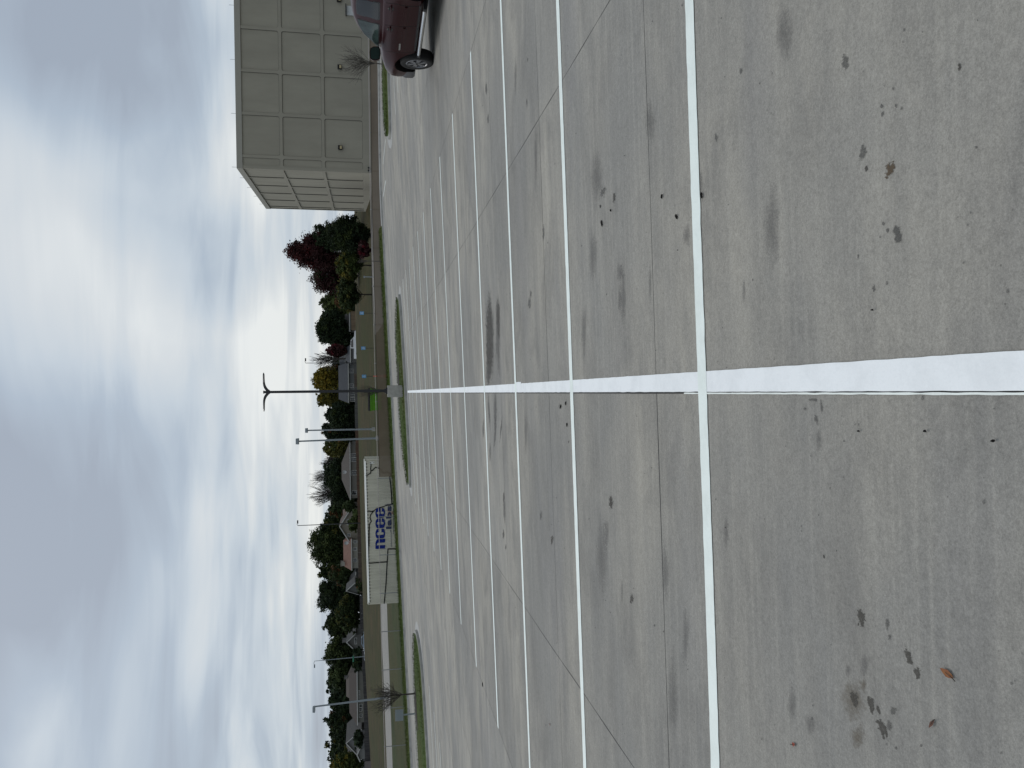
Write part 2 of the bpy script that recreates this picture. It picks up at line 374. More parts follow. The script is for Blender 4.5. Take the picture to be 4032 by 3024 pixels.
ST = [(3390, 2430, 19, 48, D_, .06), (3495, 2453, 12, 28, M_, 0), (3503, 2508, 10, 20, M_, .2), (3578, 2583, 16, 44, D_, .35), (3614, 2650, 17, 36, D_, .25),
 (3362, 2760, 62, 110, BS, .1), (3366, 2754, 17, 44, D_, .15), (3434, 2784, 17, 40, D_, .2), (3458, 2792, 10, 34, D_, .25), (3475, 2868, 20, 50, D_, .3), (3503, 2855, 16, 42, M_, .2),
 (3192, 2854, 34, 64, SO, 0), (3340, 2640, 22, 40, SO, 0), (3405, 2620, 26, 60, SO, 0), (3400, 2700, 20, 46, BS, 0), (3380, 2910, 40, 70, BS, 0), (3520, 2800, 20, 26, M_, 0), (3628, 2935, 7, 9, M_, 0), (3530, 2945, 8, 10, M_, 0),
 (3505, 663, 23, 42, B_, -.1), (3399, 598, 17, 50, M_, -.1), (3534, 925, 26, 64, SO, .1), (3534, 925, 20, 50, M_, .1), (3495, 908, 9, 16, M_, 0), (3413, 665, 7, 18, D_, 0), (3380, 1012, 7, 16, M_, 0), (3442, 1140, 10, 24, M_, 0),
 (3473, 418, 9, 14, M_, 0), (3475, 450, 10, 14, M_, 0), (3528, 415, 7, 14, M_, 0), (3845, 580, 8, 9, M_, 0), 
 (3204, 1575, 26, 9, M_, 0), (3236, 1607, 8, 32, M_, .1), (3216, 1655, 10, 30, M_, .1), (3172, 1609, 11, 11, M_, 0), (3225, 1730, 20, 70, SO, 0), (3368, 1672, 5, 10, M_, 0), (3382, 1672, 5, 10, M_, 0),
 (2406, 1978, 13, 32, M_, 0), (2406, 1978, 10, 26, D_, 0), (2488, 2358, 9, 24, D_, 0), (2450, 2330, 6, 70, SO, 0), (2443, 1075, 22, 60, SO, 0), (2375, 755, 15, 30, M_, -.1), (2419, 781, 7, 26, D_, 0),
 (2085, 1195, 9, 34, M_, 0), (2090, 1160, 5, 20, M_, 0), (2174, 2127, 7, 22, D_, 0), (1983, 2105, 5, 20, D_, 0), (1992, 2154, 3, 14, D_, 0), (2130, 2030, 6, 26, M_, 0), (2820, 543, 10, 20, M_, 0), (2705, 930, 22, 60, SO, 0), (2760, 720, 12, 70, SO, 0),
 (2140, 920, 6, 40, M_, 0), (1915, 350, 6, 34, M_, 0), (1922, 470, 5, 30, M_, 0), (2075, 405, 4, 22, M_, 0), (2078, 235, 2, 10, D_, 0), (2440, 1180, 10, 90, SO, 0), (2560, 1120, 8, 120, SO, 0), (2930, 1150, 10, 80, SO, 0), (2860, 2100, 16, 110, SO, 0),
 (3330, 240, 18, 40, M_, 0), (3780, 260, 10, 18, D_, 0), (2920, 280, 10, 20, M_, 0), (3480, 880, 8, 10, M_, 0), (3245, 2190, 5, 12, D_, 0), (3270, 1920, 4, 10, D_, 0), (2240, 1740, 2, 8, D_, 0),
 # long wet tyre tracks across two stalls
 (1929, 1330, 22, 200, M_, .02), (1929, 1320, 18, 190, D_, .02), (1925, 1420, 14, 110, D_, .02), (1960, 1330, 11, 185, M_, .02), (1962, 1250, 9, 100, D_, .02), (1922, 1480, 12, 60, M_, 0), (1905, 1560, 4, 150, SO, 0), (2300, 1300, 16, 160, SO, 0), (2110, 620, 10, 170, SO, 0), (2350, 700, 34, 190, SO, 0), (2335, 1010, 26, 150, SO, 0), (2455, 1180, 16, 170, SO, 0), (3040, 900, 50, 240, SO, 0), (3090, 130, 50, 160, SO, 0), (2370, 2200, 34, 230, SO, 0), (2650, 2750, 30, 240, SO, 0), (3120, 2780, 24, 110, SO, 0), (2070, 1700, 10, 130, SO, 0), (2560, 480, 30, 120, SO, 0), (2620, 2250, 24, 150, SO, 0), (2390, 2100, 14, 90, SO, 0), (2700, 2500, 20, 180, SO, 0), (2030, 300, 8, 120, SO, 0), (1926, 1620, 5, 90, M_, .05), (1950, 1620, 8, 95, M_, -.02), (1950, 1700, 6, 90, M_, -.05), (1973, 1690, 4, 60, M_, -.1), (1903, 1690, 4, 60, M_, 0), (1986, 2010, 6, 70, M_, .03), (1984, 1960, 4, 30, D_, 0), (1930, 1780, 4, 50, M_, 0),
 (2365, 812, 4, 10, T_, 0), (2203, 1600, 5, 20, SO, 0)]
for i, (x, y, rx, ry, mi, tl) in enumerate(ST): stain(x, y, rx, ry, mi, tl, .32, (.0016+.000008*i))
rs = random.Random(5)
for i in range(150):
    y = rs.uniform(20, 3004); x = 1900+2100*rs.random()**1.3
    k = (x-1480)/2500; sz = rs.uniform(2.0, 6.5)*k+.8
    stain(x, y, sz, sz*rs.uniform(1, 2.2), rs.choice([D_, M_, M_, M_, M_]) if sz < 3.2*k+.8 else rs.choice([M_, M_, SO]), 0, .4, .0026+.000002*i)
lot_o = lot.build('parking_lot', [CONC, M_joint, S_DARK, S_MID, S_SOFT, S_BROWN, S_BSOFT, S_TAR], fix=False)
al = [0.0]*len(lot.v)
for base, av in stains:
    for i, a in enumerate(av): al[base+i] = a
lot_o.data.attributes.new('a', 'FLOAT', 'POINT').data.foreach_set('value', al)
tag(lot_o, kind='structure')
# painted stall lines
P1 = paint_mat('paint_main', (.83, .85, .86), (.68, .70, .71)); P2 = paint_mat('paint_stall', (.79, .85, .81), (.64, .69, .65)); P3 = paint_mat('paint_ragged', (.80, .84, .80), (.6, .63, .6))
lines = MB()
def stripe(pts, wl, wr, mi, dz, jit=.004, seed=0):
    L, Rr = [], []; m = len(pts)
    for i, p in enumerate(pts):
        d = (pts[min(i+1, m-1)]-pts[max(i-1, 0)]); d.z = 0; d.normalize(); nn = Vector((-d.y, d.x, 0))
        ds = i*.35
        a = p+nn*(wl+jit*noise.noise(Vector((ds, seed, 0)))+jit*.35*noise.noise(Vector((i*1.7, seed, 5)))); c = p-nn*(wr+jit*noise.noise(Vector((ds, seed, 9)))+jit*.35*noise.noise(Vector((i*1.7, seed, 7))))
        L.append((a.x, a.y, zl(a.x, a.y)+dz)); Rr.append((c.x, c.y, zl(c.x, c.y)+dz))
    lines.add(L+Rr, [(i, i+1, m+i+1, m+i) for i in range(m-1)], mi)
stripe([uvw(0, v) for v in frange(-5, 35.0, 1000)], .0520, .056, 0, .0034, .0028, 1)
stripe([uvw(0, v) for v in frange(5.2, 5.6, 10)], .05, .075, 0, .0037, .004, 12)
stripe([uvw(-.0600, v) for v in frange(-5, 0.25, 200)], .0036, .0036, 2, .0039, .0022, 2)
for k in range(13):
    a, b_ = (-5.42, 5.42) if k > 0 else (-5.42, 5.42)
    nseg = 300 if k < 4 else 80
    stripe([uvw(u, k*DD+.012*noise.noise(Vector((u*.35, k*2.2, 0)))) for u in frange(a, b_, nseg)], .054 if k < 3 else .058, .054 if k < 3 else .058, 1, .0044, .006 if k < 3 else .003, 20+k)
for k in range(-1, 0): stripe([uvw(u, k*DD) for u in frange(-5.42, 5.42, 100)], .05, .05, 1, .0044, .004, 50)
for V in (24.9, 27.7, 30.5): stripe([uvw(u, V) for u in frange(-18.5, -13.05, 30)], .05, .05, 1, .0044)
for V in (26.3, 29.1, 31.75): stripe([uvw(u, V) for u in frange(12.75, 18.2, 30)], .05, .05, 1, .0044)
for (a, b_) in (((1518, 389), (1505, 489)), ((1518, 549), (1506, 672)), ((1519, 711), (1508, 780)), ((1518, 230), (1503, 330))):
    A, B = gp(*a), gp(*b_); B = A+(B-A).normalized()*min(6.5, (B-A).length); stripe([A.lerp(B, i/20) for i in range(21)], .05, .05, 1, .0044)
tag(lines.build('stall_markings', [P1, P2, P3], fix=False), kind='structure')
# kerbs, gutters, islands
def offset_poly(poly, d):
    n = len(poly); out = []
    for i in range(n):
        p0, p1, p2 = poly[i-1], poly[i], poly[(i+1) % n]
        a = (p1-p0).normalized(); b = (p2-p1).normalized(); n1 = Vector((a.y, -a.x)); n2 = Vector((b.y, -b.x)); nn = (n1+n2)
        if nn.length < 1e-6: nn = n1
        nn.normalize(); k = 1/max(.5, nn.dot(n1)); out.append(p1-nn*d*k)
    return out
def smooth_poly(pts, it=2):
    pts = [Vector(p) for p in pts]
    for _ in range(it):
        q = []
        for i in range(len(pts)):
            a, b = pts[i], pts[(i+1) % len(pts)]; q += [a.lerp(b, .25), a.lerp(b, .75)]
        pts = q
    return pts
def island(poly, mulch=None):
    "raised kerb ring with turf inside; poly runs counter-clockwise"
    P_ = smooth_poly(poly, 2); n = len(P_)
    gut = offset_poly(P_, -.45); inner = offset_poly(P_, .16); core = offset_poly(P_, .6)
    b = MB()
    Z = lambda p, h: (p.x, p.y, zl(p.x, p.y)+h)
    def ring(A, ha, B, hb, mi): b.add([Z(p, ha) for p in A]+[Z(p, hb) for p in B], [(i, (i+1) % n, n+(i+1) % n, n+i) for i in range(n)], mi)
    ring(gut, .004, P_, .006, 1); ring(P_, .004, offset_poly(P_, .02), .13, 0); ring(offset_poly(P_, .02), .13, inner, .135, 0); ring(inner, .135, inner, .10, 0)
    # contraction joints in the kerb
    for i in range(0, n, 7):
        p, q = P_[i], inner[i]; t = (P_[(i+1) % n]-P_[i]).normalized()*.012
        b.quad(Z(p-(q-p)*.9, .012), Z(p-(q-p)*.9+t, .012), Z(p+t, .012), Z(p, .012), 2)
        b.quad(Z(p+(q-p)*.1, .139), Z(p+(q-p)*.1+t, .139), Z(q+t, .139), Z(q, .139), 2)
    k = tag(b.build('kerb', [M_kerb, M_gutter, M_joint]), kind='structure')
    g = MB(); c = sum((p for p in inner), Vector((0, 0)))/n
    rings_ = [inner]+[[p.lerp(c, f) for p in inner] for f in (.08, .3, .6, .85)]; hs = [.115, .16, .20, .22, .23]
    vs = [Z(p, h+.02*noise.noise(Vector((p.x*2, p.y*2, 0)))) for rr, h in zip(rings_, hs) for p in rr]+[Z(c, .235)]
    fs = [(j*n+i, j*n+(i+1) % n, (j+1)*n+(i+1) % n, (j+1)*n+i) for j in range(4) for i in range(n)]+[(4*n+i, 4*n+(i+1) % n, 5*n) for i in range(n)]
    g.add(vs, fs); tag(g.build('island_turf', G_verge, smooth=True), kind='structure')
    # ragged blades
    t = MB(); rr = random.Random(3)
    for i in range(9000):
        j = rr.randrange(n); p = inner[j].lerp(inner[(j+1) % n], rr.random()).lerp(c, rr.random()**1.6)
        h = rr.uniform(.03, .09); a = rr.uniform(0, 6.28); ww = rr.uniform(.006, .014); z = zl(p.x, p.y)+.12+.08*min(1, (p-c).length and .8)
        dx, dy = math.cos(a)*ww, math.sin(a)*ww
        t.add([(p.x-dx, p.y-dy, z), (p.x+dx, p.y+dy, z), (p.x+rr.uniform(-.03, .03), p.y+rr.uniform(-.03, .03), z+h)], [(0, 1, 2)])
    tag(t.build('island_grass', G_verge, fix=False), 'short green grass on a raised parking island', 'grass', kind='stuff')
    if mulch:
        mm = MB(); mx, my, mr = mulch; vs = []; m_ = 28
        for j, (f, h) in enumerate(((1, .17), (.8, .23), (.4, .28), (.05, .29))):
            for k_ in range(m_):
                a = 2*math.pi*k_/m_; r_ = mr*f*(1+.12*noise.noise(Vector((math.cos(a)*2, math.sin(a)*2, mx)))); x, y = mx+r_*math.cos(a)*1.7, my+r_*math.sin(a)
                vs.append((x, y, zl(x, y)+h+.02*noise.noise(Vector((x*5, y*5, 1)))))
        mm.add(vs, [(j*m_+i, j*m_+(i+1) % m_, (j+1)*m_+(i+1) % m_, (j+1)*m_+i) for j in range(3) for i in range(m_)]+[tuple(3*m_+i for i in range(m_))])
        tag(mm.build('mulch_bed', M_mulch, smooth=True), kind='structure')
V2 = lambda *a: [Vector(p) for p in a]
island(V2((-5.6, 41.0), (-5.0, 39.75), (-2, 39.5), (2.2, 39.4), (4.4, 39.8), (4.95, 40.9), (3.9, 44.6), (2.0, 46.2), (-2.4, 46.8), (-4.6, 44.8)), (.0, 43.1, .9))
island(V2((12.9, 41.0), (13.3, 39.8), (16, 39.2), (20, 39.2), (22.9, 39.8), (23.4, 40.9), (22.4, 44.8), (20.4, 46.4), (16.4, 46.6), (14.2, 44.8)), (18.6, 43.0, .9))
island(V2((-29.5, 41), (-28, 38.6), (-22, 38.0), (-16, 38.0), (-13.9, 38.6), (-13.2, 41.2), (-14.0, 44.6), (-16.5, 46.9), (-21, 48.6), (-27, 48.5)), (-19.0, 45.2, .85))
# the rear kerb and verge
bk = MB(); tf = MB(); vx = frange(-70, 40, 220); n = len(vx)
def strip(b, y0, h0, y1, h1, mi=0, zf=None):
    zf = zf or (lambda x: zl(x, 60))
    b.add([(x, y0, zf(x)+h0) for x in vx]+[(x, y1, zf(x)+h1) for x in vx], [(i, i+1, n+i+1, n+i) for i in range(n-1)], mi)
strip(bk, 59.2, .006, 59.85, .012, 1); strip(bk, 59.85, .012, 59.9, .14, 0); strip(bk, 59.9, .14, 60.05, .142, 0); strip(bk, 60.05, .142, 60.05, .10, 0)
for k in range(-20, 12):
    X = 3.05*k-.6; z = zl(X, 60); bk.box(X, X+.03, 59.2, 59.84, z+.013, z+.016, 2); bk.box(X, X+.02, 59.88, 60.05, z+.05, z+.1455, 2)
tag(bk.build('kerb', [M_kerb, M_gutter, M_joint]), kind='structure')
# turf verge in front of the fence (starts at X<12.3)
vx = frange(-70, 12.3, 180); n = len(vx)
strip(tf, 60.055, .13, 60.4, .22); strip(tf, 60.4, .22, 61.3, .33); strip(tf, 61.3, .33, 61.95, .30)
tag(tf.build('verge_turf', G_verge, smooth=True), kind='structure')
vx = frange(12.3, 60, 60); n = len(vx); pv = MB(); strip(pv, 60.055, .138, 61.95, .15)
tag(pv.build('pavement', M_gutter), kind='structure')
t = MB(); rr = random.Random(9)
for i in range(24000):
    x = rr.uniform(-34, 12.2); y = 60.06+1.9*rr.random()**1.2; h = rr.uniform(.05, .16)*(1 if y < 61.2 else 1.6); a = rr.uniform(0, 6.28); ww = rr.uniform(.01, .02); z = zl(x, 60)+(.12 if y < 60.4 else .24)
    dx, dy = math.cos(a)*ww, math.sin(a)*ww
    t.add([(x-dx, y-dy, z), (x+dx, y+dy, z), (x+rr.uniform(-.05, .05), y+rr.uniform(-.05, .05), z+h)], [(0, 1, 2)])
tag(t.build('verge_grass', G_verge, fix=False), 'taller green grass along the foot of the chain link fence', 'grass', kind='stuff')
# mulch at the small tree on the verge
mm = MB(); mm.add([(9.9+1.5*math.cos(a)*f, 61.0+.45*math.sin(a)*f, zl(9.9, 60)+h) for f, h in ((1, .19), (.6, .26), (.05, .28)) for a in frange(0, 2*math.pi*19/20, 19)], [(j*20+i, j*20+(i+1) % 20, (j+1)*20+(i+1) % 20, (j+1)*20+i) for j in range(2) for i in range(20)]+[tuple(range(40, 60))])
tag(mm.build('mulch_bed', M_mulch, smooth=True), kind='structure')
# far lawn and far concrete drive
tag(grid('lawn', frange(-75, 6, 60), frange(62.1, 89.5, 14), zt, G_lawn, .015), kind='structure')
tag(grid('far_drive', frange(-90, -22, 40), frange(89.5, 104, 10), zt, mat('drive_concrete', (.205, .198, .182), .9, (.24, .23, .21), .3), .03), kind='structure')
tag(grid('far_parking', frange(6.2, 60, 40), frange(62.1, 96, 20), zt, M_pave, .03), kind='structure')
tag(grid('street', frange(-160, 90, 60), frange(157, 168.5, 5), zt, mat('street_asphalt', (.12, .12, .12), .9), .05), kind='structure')
exec_parts = True
# ------------------------------------------------------------------ chain link fence
M_galv = mat('galvanised', (.24, .25, .25), .55, metal=.3)
M_rail = mat('fence_rail', (.40, .36, .34), .6)
FY = 62.0
fence = empty('chain_link_fence', (0, FY, fence_base(0)), 'long low chain link fence, partly tan screened, along the back of the lot', 'fence')
pitch = 149/F*FY; pxs = []
yy = 1430.
x0 = at(1480, 1430, FY).x
for k in range(-14, 12): pxs.append(x0+k*pitch)
XL, XR = -46.0, 34.0
b = MB(); rp = [Vector((x, 0, fence_top(x)-fence.location.z)) for x in frange(XL, XR, 60)]
b.tube([(p.x, 0, p.z) for p in rp], .024, 6); b.build('top_rail', M_rail, fence, smooth=True)
for x in pxs:
    if x < XL or x > XR: continue
    b = MB(); b.tube([(x, .03, fence_base(x)-.2-fence.location.z), (x, .03, fence_top(x)-fence.location.z+.02)], .032, 8); b.tube([(x, .03, fence_top(x)-fence.location.z+.02), (x, .03, fence_top(x)-fence.location.z+.06)], [.036, .01], 8)
    b.build('post', M_galv, fence, smooth=True)
b = MB(); g = .062
def fz(x, f): zb = fence_base(x)+.03; return zb+(fence_top(x)-.02-zb)*f-fence.location.z
x = XL
while x < 12:
    hgt = fence_top(x)-fence_base(x)
    for s_ in (-1, 1):
        xe = x+s_*hgt; wv = .0009
        b.add([(x-wv, s_*.002, fz(x, 0)), (x+wv, s_*.002, fz(x, 0)), (xe+wv, s_*.002, fz(xe, 1)), (xe-wv, s_*.002, fz(xe, 1))], [(0, 1, 2, 3)])
    x += g
b.build('wire_mesh', mat('wire', (.13, .13, .13), .6), fence, fix=False)
m, nt, bs = nt_new('tan_screen'); bs.inputs['Roughness'].default_value = .9
tc = N(nt, 'ShaderNodeTexCoord'); v = tc.outputs['Object']
n1 = ramp(nt, nz(nt, v, .35, 4, .6), .4, .6)
wv = N(nt, 'ShaderNodeTexWave', i_Scale=2.6, bands_direction='X'); nt.links.new(v, wv.inputs['Vector'])
c = mixc(nt, n1, (.128, .098, .066), (.160, .124, .086)); c = mixc(nt, math_(nt, 'MULTIPLY', wv.outputs['Fac'], .18), c, (.11, .09, .07)); nt.links.new(c, bs.inputs['Base Color'])
tr = N(nt, 'ShaderNodeBsdfTransparent'); mx = N(nt, 'ShaderNodeMixShader', i_Fac=.86)
nt.links.new(tr.outputs[0], mx.inputs[1]); nt.links.new(bs.outputs[0], mx.inputs[2]); nt.links.new(mx.outputs[0], nt.nodes['Material Output'].inputs[0])
SX = at(1650, 1873, FY).x
b = MB(); xx = frange(SX, XR, 90); n = len(xx)
b.add([(x, -.05, fz(x, 0)-.03) for x in xx]+[(x, -.05, fz(x, .93)) for x in xx], [(i, i+1, n+i+1, n+i) for i in range(n-1)])
b.build('privacy_screen', m, fence)
b = MB(); b.add([(x, -.056, fz(x, .90)) for x in xx]+[(x, -.056, fz(x, .94)) for x in xx], [(i, i+1, n+i+1, n+i) for i in range(n-1)])
b.build('screen_hem', mat('screen_hem', (.08, .065, .05), .9), fence)
# ------------------------------------------------------------------ shipping container
CY = 64.2
A = at(1448, 2381, CY); B = at(1432.5, 1808, CY); Zb = at(1577, 2381, CY).z
L = B.x-A.x; slope = (B.z-A.z)/L; CHt = A.z-Zb
M_cont = mat('container_paint', (.56, .54, .445), .6, (.46, .445, .365), 1.3, stretch=(1, 1, .3)); M_contw = mat('container_rail', (.82, .82, .79), .5)
M_cdark = mat('container_painted_shade', (.16, .16, .14), .8)
cont = empty('shipping_container', (A.x, CY, Zb), 'long white corrugated shipping container with painted map lines and blue lettering, behind the fence', 'container')
def cz(u, h): return slope*u+h      # local height
b = MB(); prof = []
u = .12; dep = .036; per = .262
while u < L-.14:
    prof += [(u, 0), (u+per*.30, 0), (u+per*.5, dep), (u+per*.80, dep)]; u += per
prof.append((min(u, L-.12), 0)); n = len(prof)
b.add([(p[0], p[1]+.02, cz(p[0], .14)) for p in prof]+[(p[0], p[1]+.02, cz(p[0], CHt-.15)) for p in prof], [(i, i+1, n+i+1, n+i) for i in range(n-1)])
b.hexa([(0, .06, cz(0, .1)), (L, .06, cz(L, .1)), (L, 2.4, cz(L, .1)), (0, 2.4, cz(0, .1)), (0, .06, cz(0, CHt-.03)), (L, .06, cz(L, CHt-.03)), (L, 2.4, cz(L, CHt-.03)), (0, 2.4, cz(0, CHt-.03))])
u = .2
while u < L-.3: b.box(u, u+.13, .018, .03, cz(u, CHt-.235), cz(u, CHt-.16), 1); u += per  # dark blocks paint in shade under the top rail, in the corrugation hollows
b.build('body', [M_cont, M_cdark], cont)
b = MB(); b.hexa([(0, 0, cz(0, 0)), (L, 0, cz(L, 0)), (L, .12, cz(L, 0)), (0, .12, cz(0, 0)), (0, 0, cz(0, .14)), (L, 0, cz(L, .14)), (L, .12, cz(L, .14)), (0, .12, cz(0, .14))])
for x in (0, L-.12): b.hexa([(x, -.004, cz(x, .14)), (x+.12, -.004, cz(x, .14)), (x+.12, .1, cz(x, .14)), (x, .1, cz(x, .14)), (x, -.004, cz(x, CHt-.15)), (x+.12, -.004, cz(x, CHt-.15)), (x+.12, .1, cz(x, CHt-.15)), (x, .1, cz(x, CHt-.15))])
b.build('frame', M_cont, cont)
b = MB()   # top rail with a bevelled, sky facing upper face
b.add([(0, -.012, cz(0, CHt-.15)), (L, -.012, cz(L, CHt-.15)), (L, -.012, cz(L, CHt-.115)), (0, -.012, cz(0, CHt-.115)), (0, .16, cz(0, CHt)), (L, .16, cz(L, CHt)), (0, .3, cz(0, CHt)), (L, .3, cz(L, CHt)), (0, .3, cz(0, CHt-.15)), (L, .3, cz(L, CHt-.15))], [(0, 1, 2, 3), (3, 2, 5, 4), (4, 5, 7, 6), (6, 7, 9, 8), (0, 3, 4, 6, 8), (1, 9, 7, 5, 2)])
b.build('top_rail', M_contw, cont)
for x in (0, L-.17):
    for h in (CHt-.17, .0):
        b = MB(); b.box(x, x+.17, -.02, .15, cz(x, h)-.001, cz(x, h+.12)); q = b.build('corner_casting', M_cont, cont)
        b2 = MB(); b2.box(x+.05, x+.12, -.024, -.0205, cz(x, h+.03), cz(x, h+.09)); b2.build('casting_hole', M_joint, q)
for h in (.55, 1.95):
    b = MB(); b.box(L-.40, L-.22, -.03, .0, cz(L, h), cz(L, h+.08)); b.box(L-.40, L-.36, -.035, .0, cz(L, h-.15), cz(L, h+.25)); b.box(L-.26, L-.22, -.035, .0, cz(L, h-.15), cz(L, h+.25))
    b.build('door_hinge', M_contw, cont)
def cp_(x, y): return at(x, y, CY)-Vector((A.x, CY, Zb))
def r7(px_, py_, ox=1100, oy=2050, s=3.687): return (ox+px_/s, oy+py_/s)
def r6(px_, py_): return r7(px_, py_, 1100, 1750)
def path_ribbon(b, pts, wd, dy=-.008):
    P_ = [cp_(*p) for p in pts]; P_ = [Vector((p.x, 0, p.z)) for p in P_]
    for i in range(len(P_)-1):
        a, c = P_[i], P_[i+1]; d = (c-a).normalized(); nn = Vector((d.z, 0, -d.x))*wd/2; e = d*wd*.35; yy_ = dy-.0004*(i % 2)
        b.quad(*[q+Vector((0, yy_, 0)) for q in (a-nn-e, c-nn+e, c+nn+e, a+nn-e)])
M_black = mat('black_paint', (.008, .008, .009), .8, spec=.1); M_blue = mat('blue_paint', (.006, .020, .17), .7, spec=.1); M_navy = mat('navy_paint', (.02, .03, .09), .55); M_red = mat('red_paint', (.25, .035, .04), .6)
b = MB()
path_ribbon(b, [r6(*p) for p in ((1320, 265), (1330, 300), (1325, 350), (1328, 385), (1322, 420), (1300, 430), (1280, 445), (1255, 450))], .075)
path_ribbon(b, [r6(*p) for p in ((1328, 385), (1350, 380), (1372, 352), (1395, 335), (1440, 342), (1475, 365), (1500, 410), (1520, 420), (1545, 395), (1580, 405), (1610, 430), (1665, 445))], .075)
path_ribbon(b, [r6(*p) for p in ((1615, 440), (1600, 480), (1612, 560), (1625, 700), (1632, 860))], .09)
path_ribbon(b, [r6(*p) for p in ((1270, 970), (1300, 965), (1330, 978), (1370, 965), (1400, 940), (1450, 920), (1500, 905), (1560, 885), (1610, 880), (1640, 862), (1690, 825))], .075)
path_ribbon(b, [r6(*p) for p in ((1370, 965), (1350, 990), (1325, 1020), (1315, 1060), (1322, 1090), (1335, 1115), (1318, 1140), (1305, 1170), (1303, 1300), (1300, 1475))]+[r7(*p) for p in ((1302, 130), (1295, 350), (1292, 620))], .075)
path_ribbon(b, [r7(*p) for p in ((1292, 620), (1470, 605), (1560, 598))], .085)
path_ribbon(b, [r7(*p) for p in ((1695, -330), (1697, 0), (1700, 150), (1706, 408), (1575, 412), (1570, 500), (1562, 640), (1548, 900), (1522, 1200))], .085)
b.build('painted_map', M_black, cont)
b = MB(); path_ribbon(b, [r7(*p) for p in ((1625, 380), (1622, 160))], .035, -.009); b.prism([], 0, 0) if False else None
path_ribbon(b, [r7(*p) for p in ((1655, 195), (1655, -235), (1560, -235))], .035, -.009)
path_ribbon(b, [r7(*p) for p in ((1530, -228), (1562, -228))], .035, -.009)
q = cp_(*r7(1618, 148)); b.add([(q.x+.10, -.0095, q.z+.0), (q.x-.06, -.0095, q.z+.06), (q.x-.06, -.0095, q.z-.06)], [(0, 1, 2)])
b.build('underline', M_navy, cont)
def ctext(body, name, m, p_left, p_right_base, height, parent, bold, sxk=1.0):
    cu = bpy.data.curves.new('txt', 'FONT'); cu.body = body; cu.size = 1; cu.offset = bold; cu.extrude = .002; cu.space_character = 1.0+bold*3
    o = bpy.data.objects.new('txt', cu); COL.objects.link(o)
    dg = bpy.context.evaluated_depsgraph_get(); me = bpy.data.meshes.new_from_object(o.evaluated_get(dg)); bpy.data.objects.remove(o)
    xs_ = [v.co.x for v in me.vertices]; ys_ = [v.co.y for v in me.vertices]
    x0_, x1_, y0_, y1_ = min(xs_), max(xs_), min(ys_), max(ys_)
    a, c = p_left, p_right_base; W = c.x-a.x
    for v in me.vertices:
        fx = (v.co.x-x0_)/(x1_-x0_); fy = (v.co.y-y0_)/(y1_-y0_)
        v.co = (a.x+W*fx, -.012-v.co.z, a.z+(c.z-a.z)*fx+height*fy)
    me.materials.clear(); me.materials.append(m); oo = bpy.data.objects.new(name, me); COL.objects.link(oo); oo.parent = parent; return oo
# blue word built from heavy strokes: left foot of n at r7(1535,405), right end of last e at r6(1535,1105)
def heavy_word(parent):
    pl = cp_(*r7(1535, 405)); pr = cp_(*r7(1533, -195)); hgt = (cp_(*r7(1395, 405)).z-pl.z)
    W = pr.x-pl.x; adv = W/4; lw = adv*.93; st_ = lw*.37
    b = MB()
    def at_(x, z): f = x/W; return (pl.x+x, -.010, pl.z+(pr.z-pl.z)*f+z)
    def rect(x0_, x1_, z0, z1): b.quad(at_(x0_, z0), at_(x1_, z0), at_(x1_, z1), at_(x0_, z1))
    def arch(cx_, z, rx, rz, ix, iz, a0, a1):
        n = 14
        for i in range(n):
            t0, t1 = R(a0+(a1-a0)*i/n), R(a0+(a1-a0)*(i+1)/n)
            b.quad(at_(cx_+ix*math.cos(t0), z+iz*math.sin(t0)), at_(cx_+rx*math.cos(t0), z+rz*math.sin(t0)), at_(cx_+rx*math.cos(t1), z+rz*math.sin(t1)), at_(cx_+ix*math.cos(t1), z+iz*math.sin(t1)))
    h = hgt; r_ = h*.24; ri = h*.10; ix = lw/2-st_
    # n
    rect(0, st_, 0, h); rect(lw-st_, lw, 0, h-r_); arch(lw/2, h-r_, lw/2, r_, ix, ri, 0, 110); 
    for k in (1, 2, 3):
        o = adv*k; cx_ = o+lw/2
        arch(cx_, h-r_, lw/2, r_, ix, ri, 0, 180); arch(cx_, r_, lw/2, r_, ix, ri, 180, 360); rect(o, o+st_, r_, h-r_)
        if k == 1: rect(o+lw-st_, o+lw, h*.62, h-r_); rect(o+lw-st_, o+lw, r_, h*.38)
        else: rect(o+lw-st_, o+lw, h*.46, h-r_); rect(o+st_, o+lw-st_, h*.46, h*.56); rect(o+lw-st_, o+lw, r_, h*.34)
    b.build('lettering', M_blue, parent)
heavy_word(cont)
ctext('labs', 'lettering', M_navy, cp_(*r7(1628, 120)), cp_(*r7(1628, -215)), cp_(*r7(1548, 0)).z-cp_(*r7(1628, 0)).z, cont, .045)
b = MB()   # red mast with radio waves
path_ribbon(b, [r6(*p) for p in ((1665, 968), (1602, 990), (1665, 1012))], .03, -.009)
path_ribbon(b, [r6(*p) for p in ((1640, 975), (1640, 1003))], .03, -.0095); path_ribbon(b, [r6(*p) for p in ((1575, 990), (1610, 990))], .05, -.0098)
for s_ in (-1, 1):
    for rr_ in (28, 48): path_ribbon(b, [r6(1588+rr_*.62*math.sin(R(a)), 990+s_*rr_*math.cos(R(a))) for a in range(-60, 61, 15)], .028, -.009)
b.build('radio_mast_logo', M_red, cont)
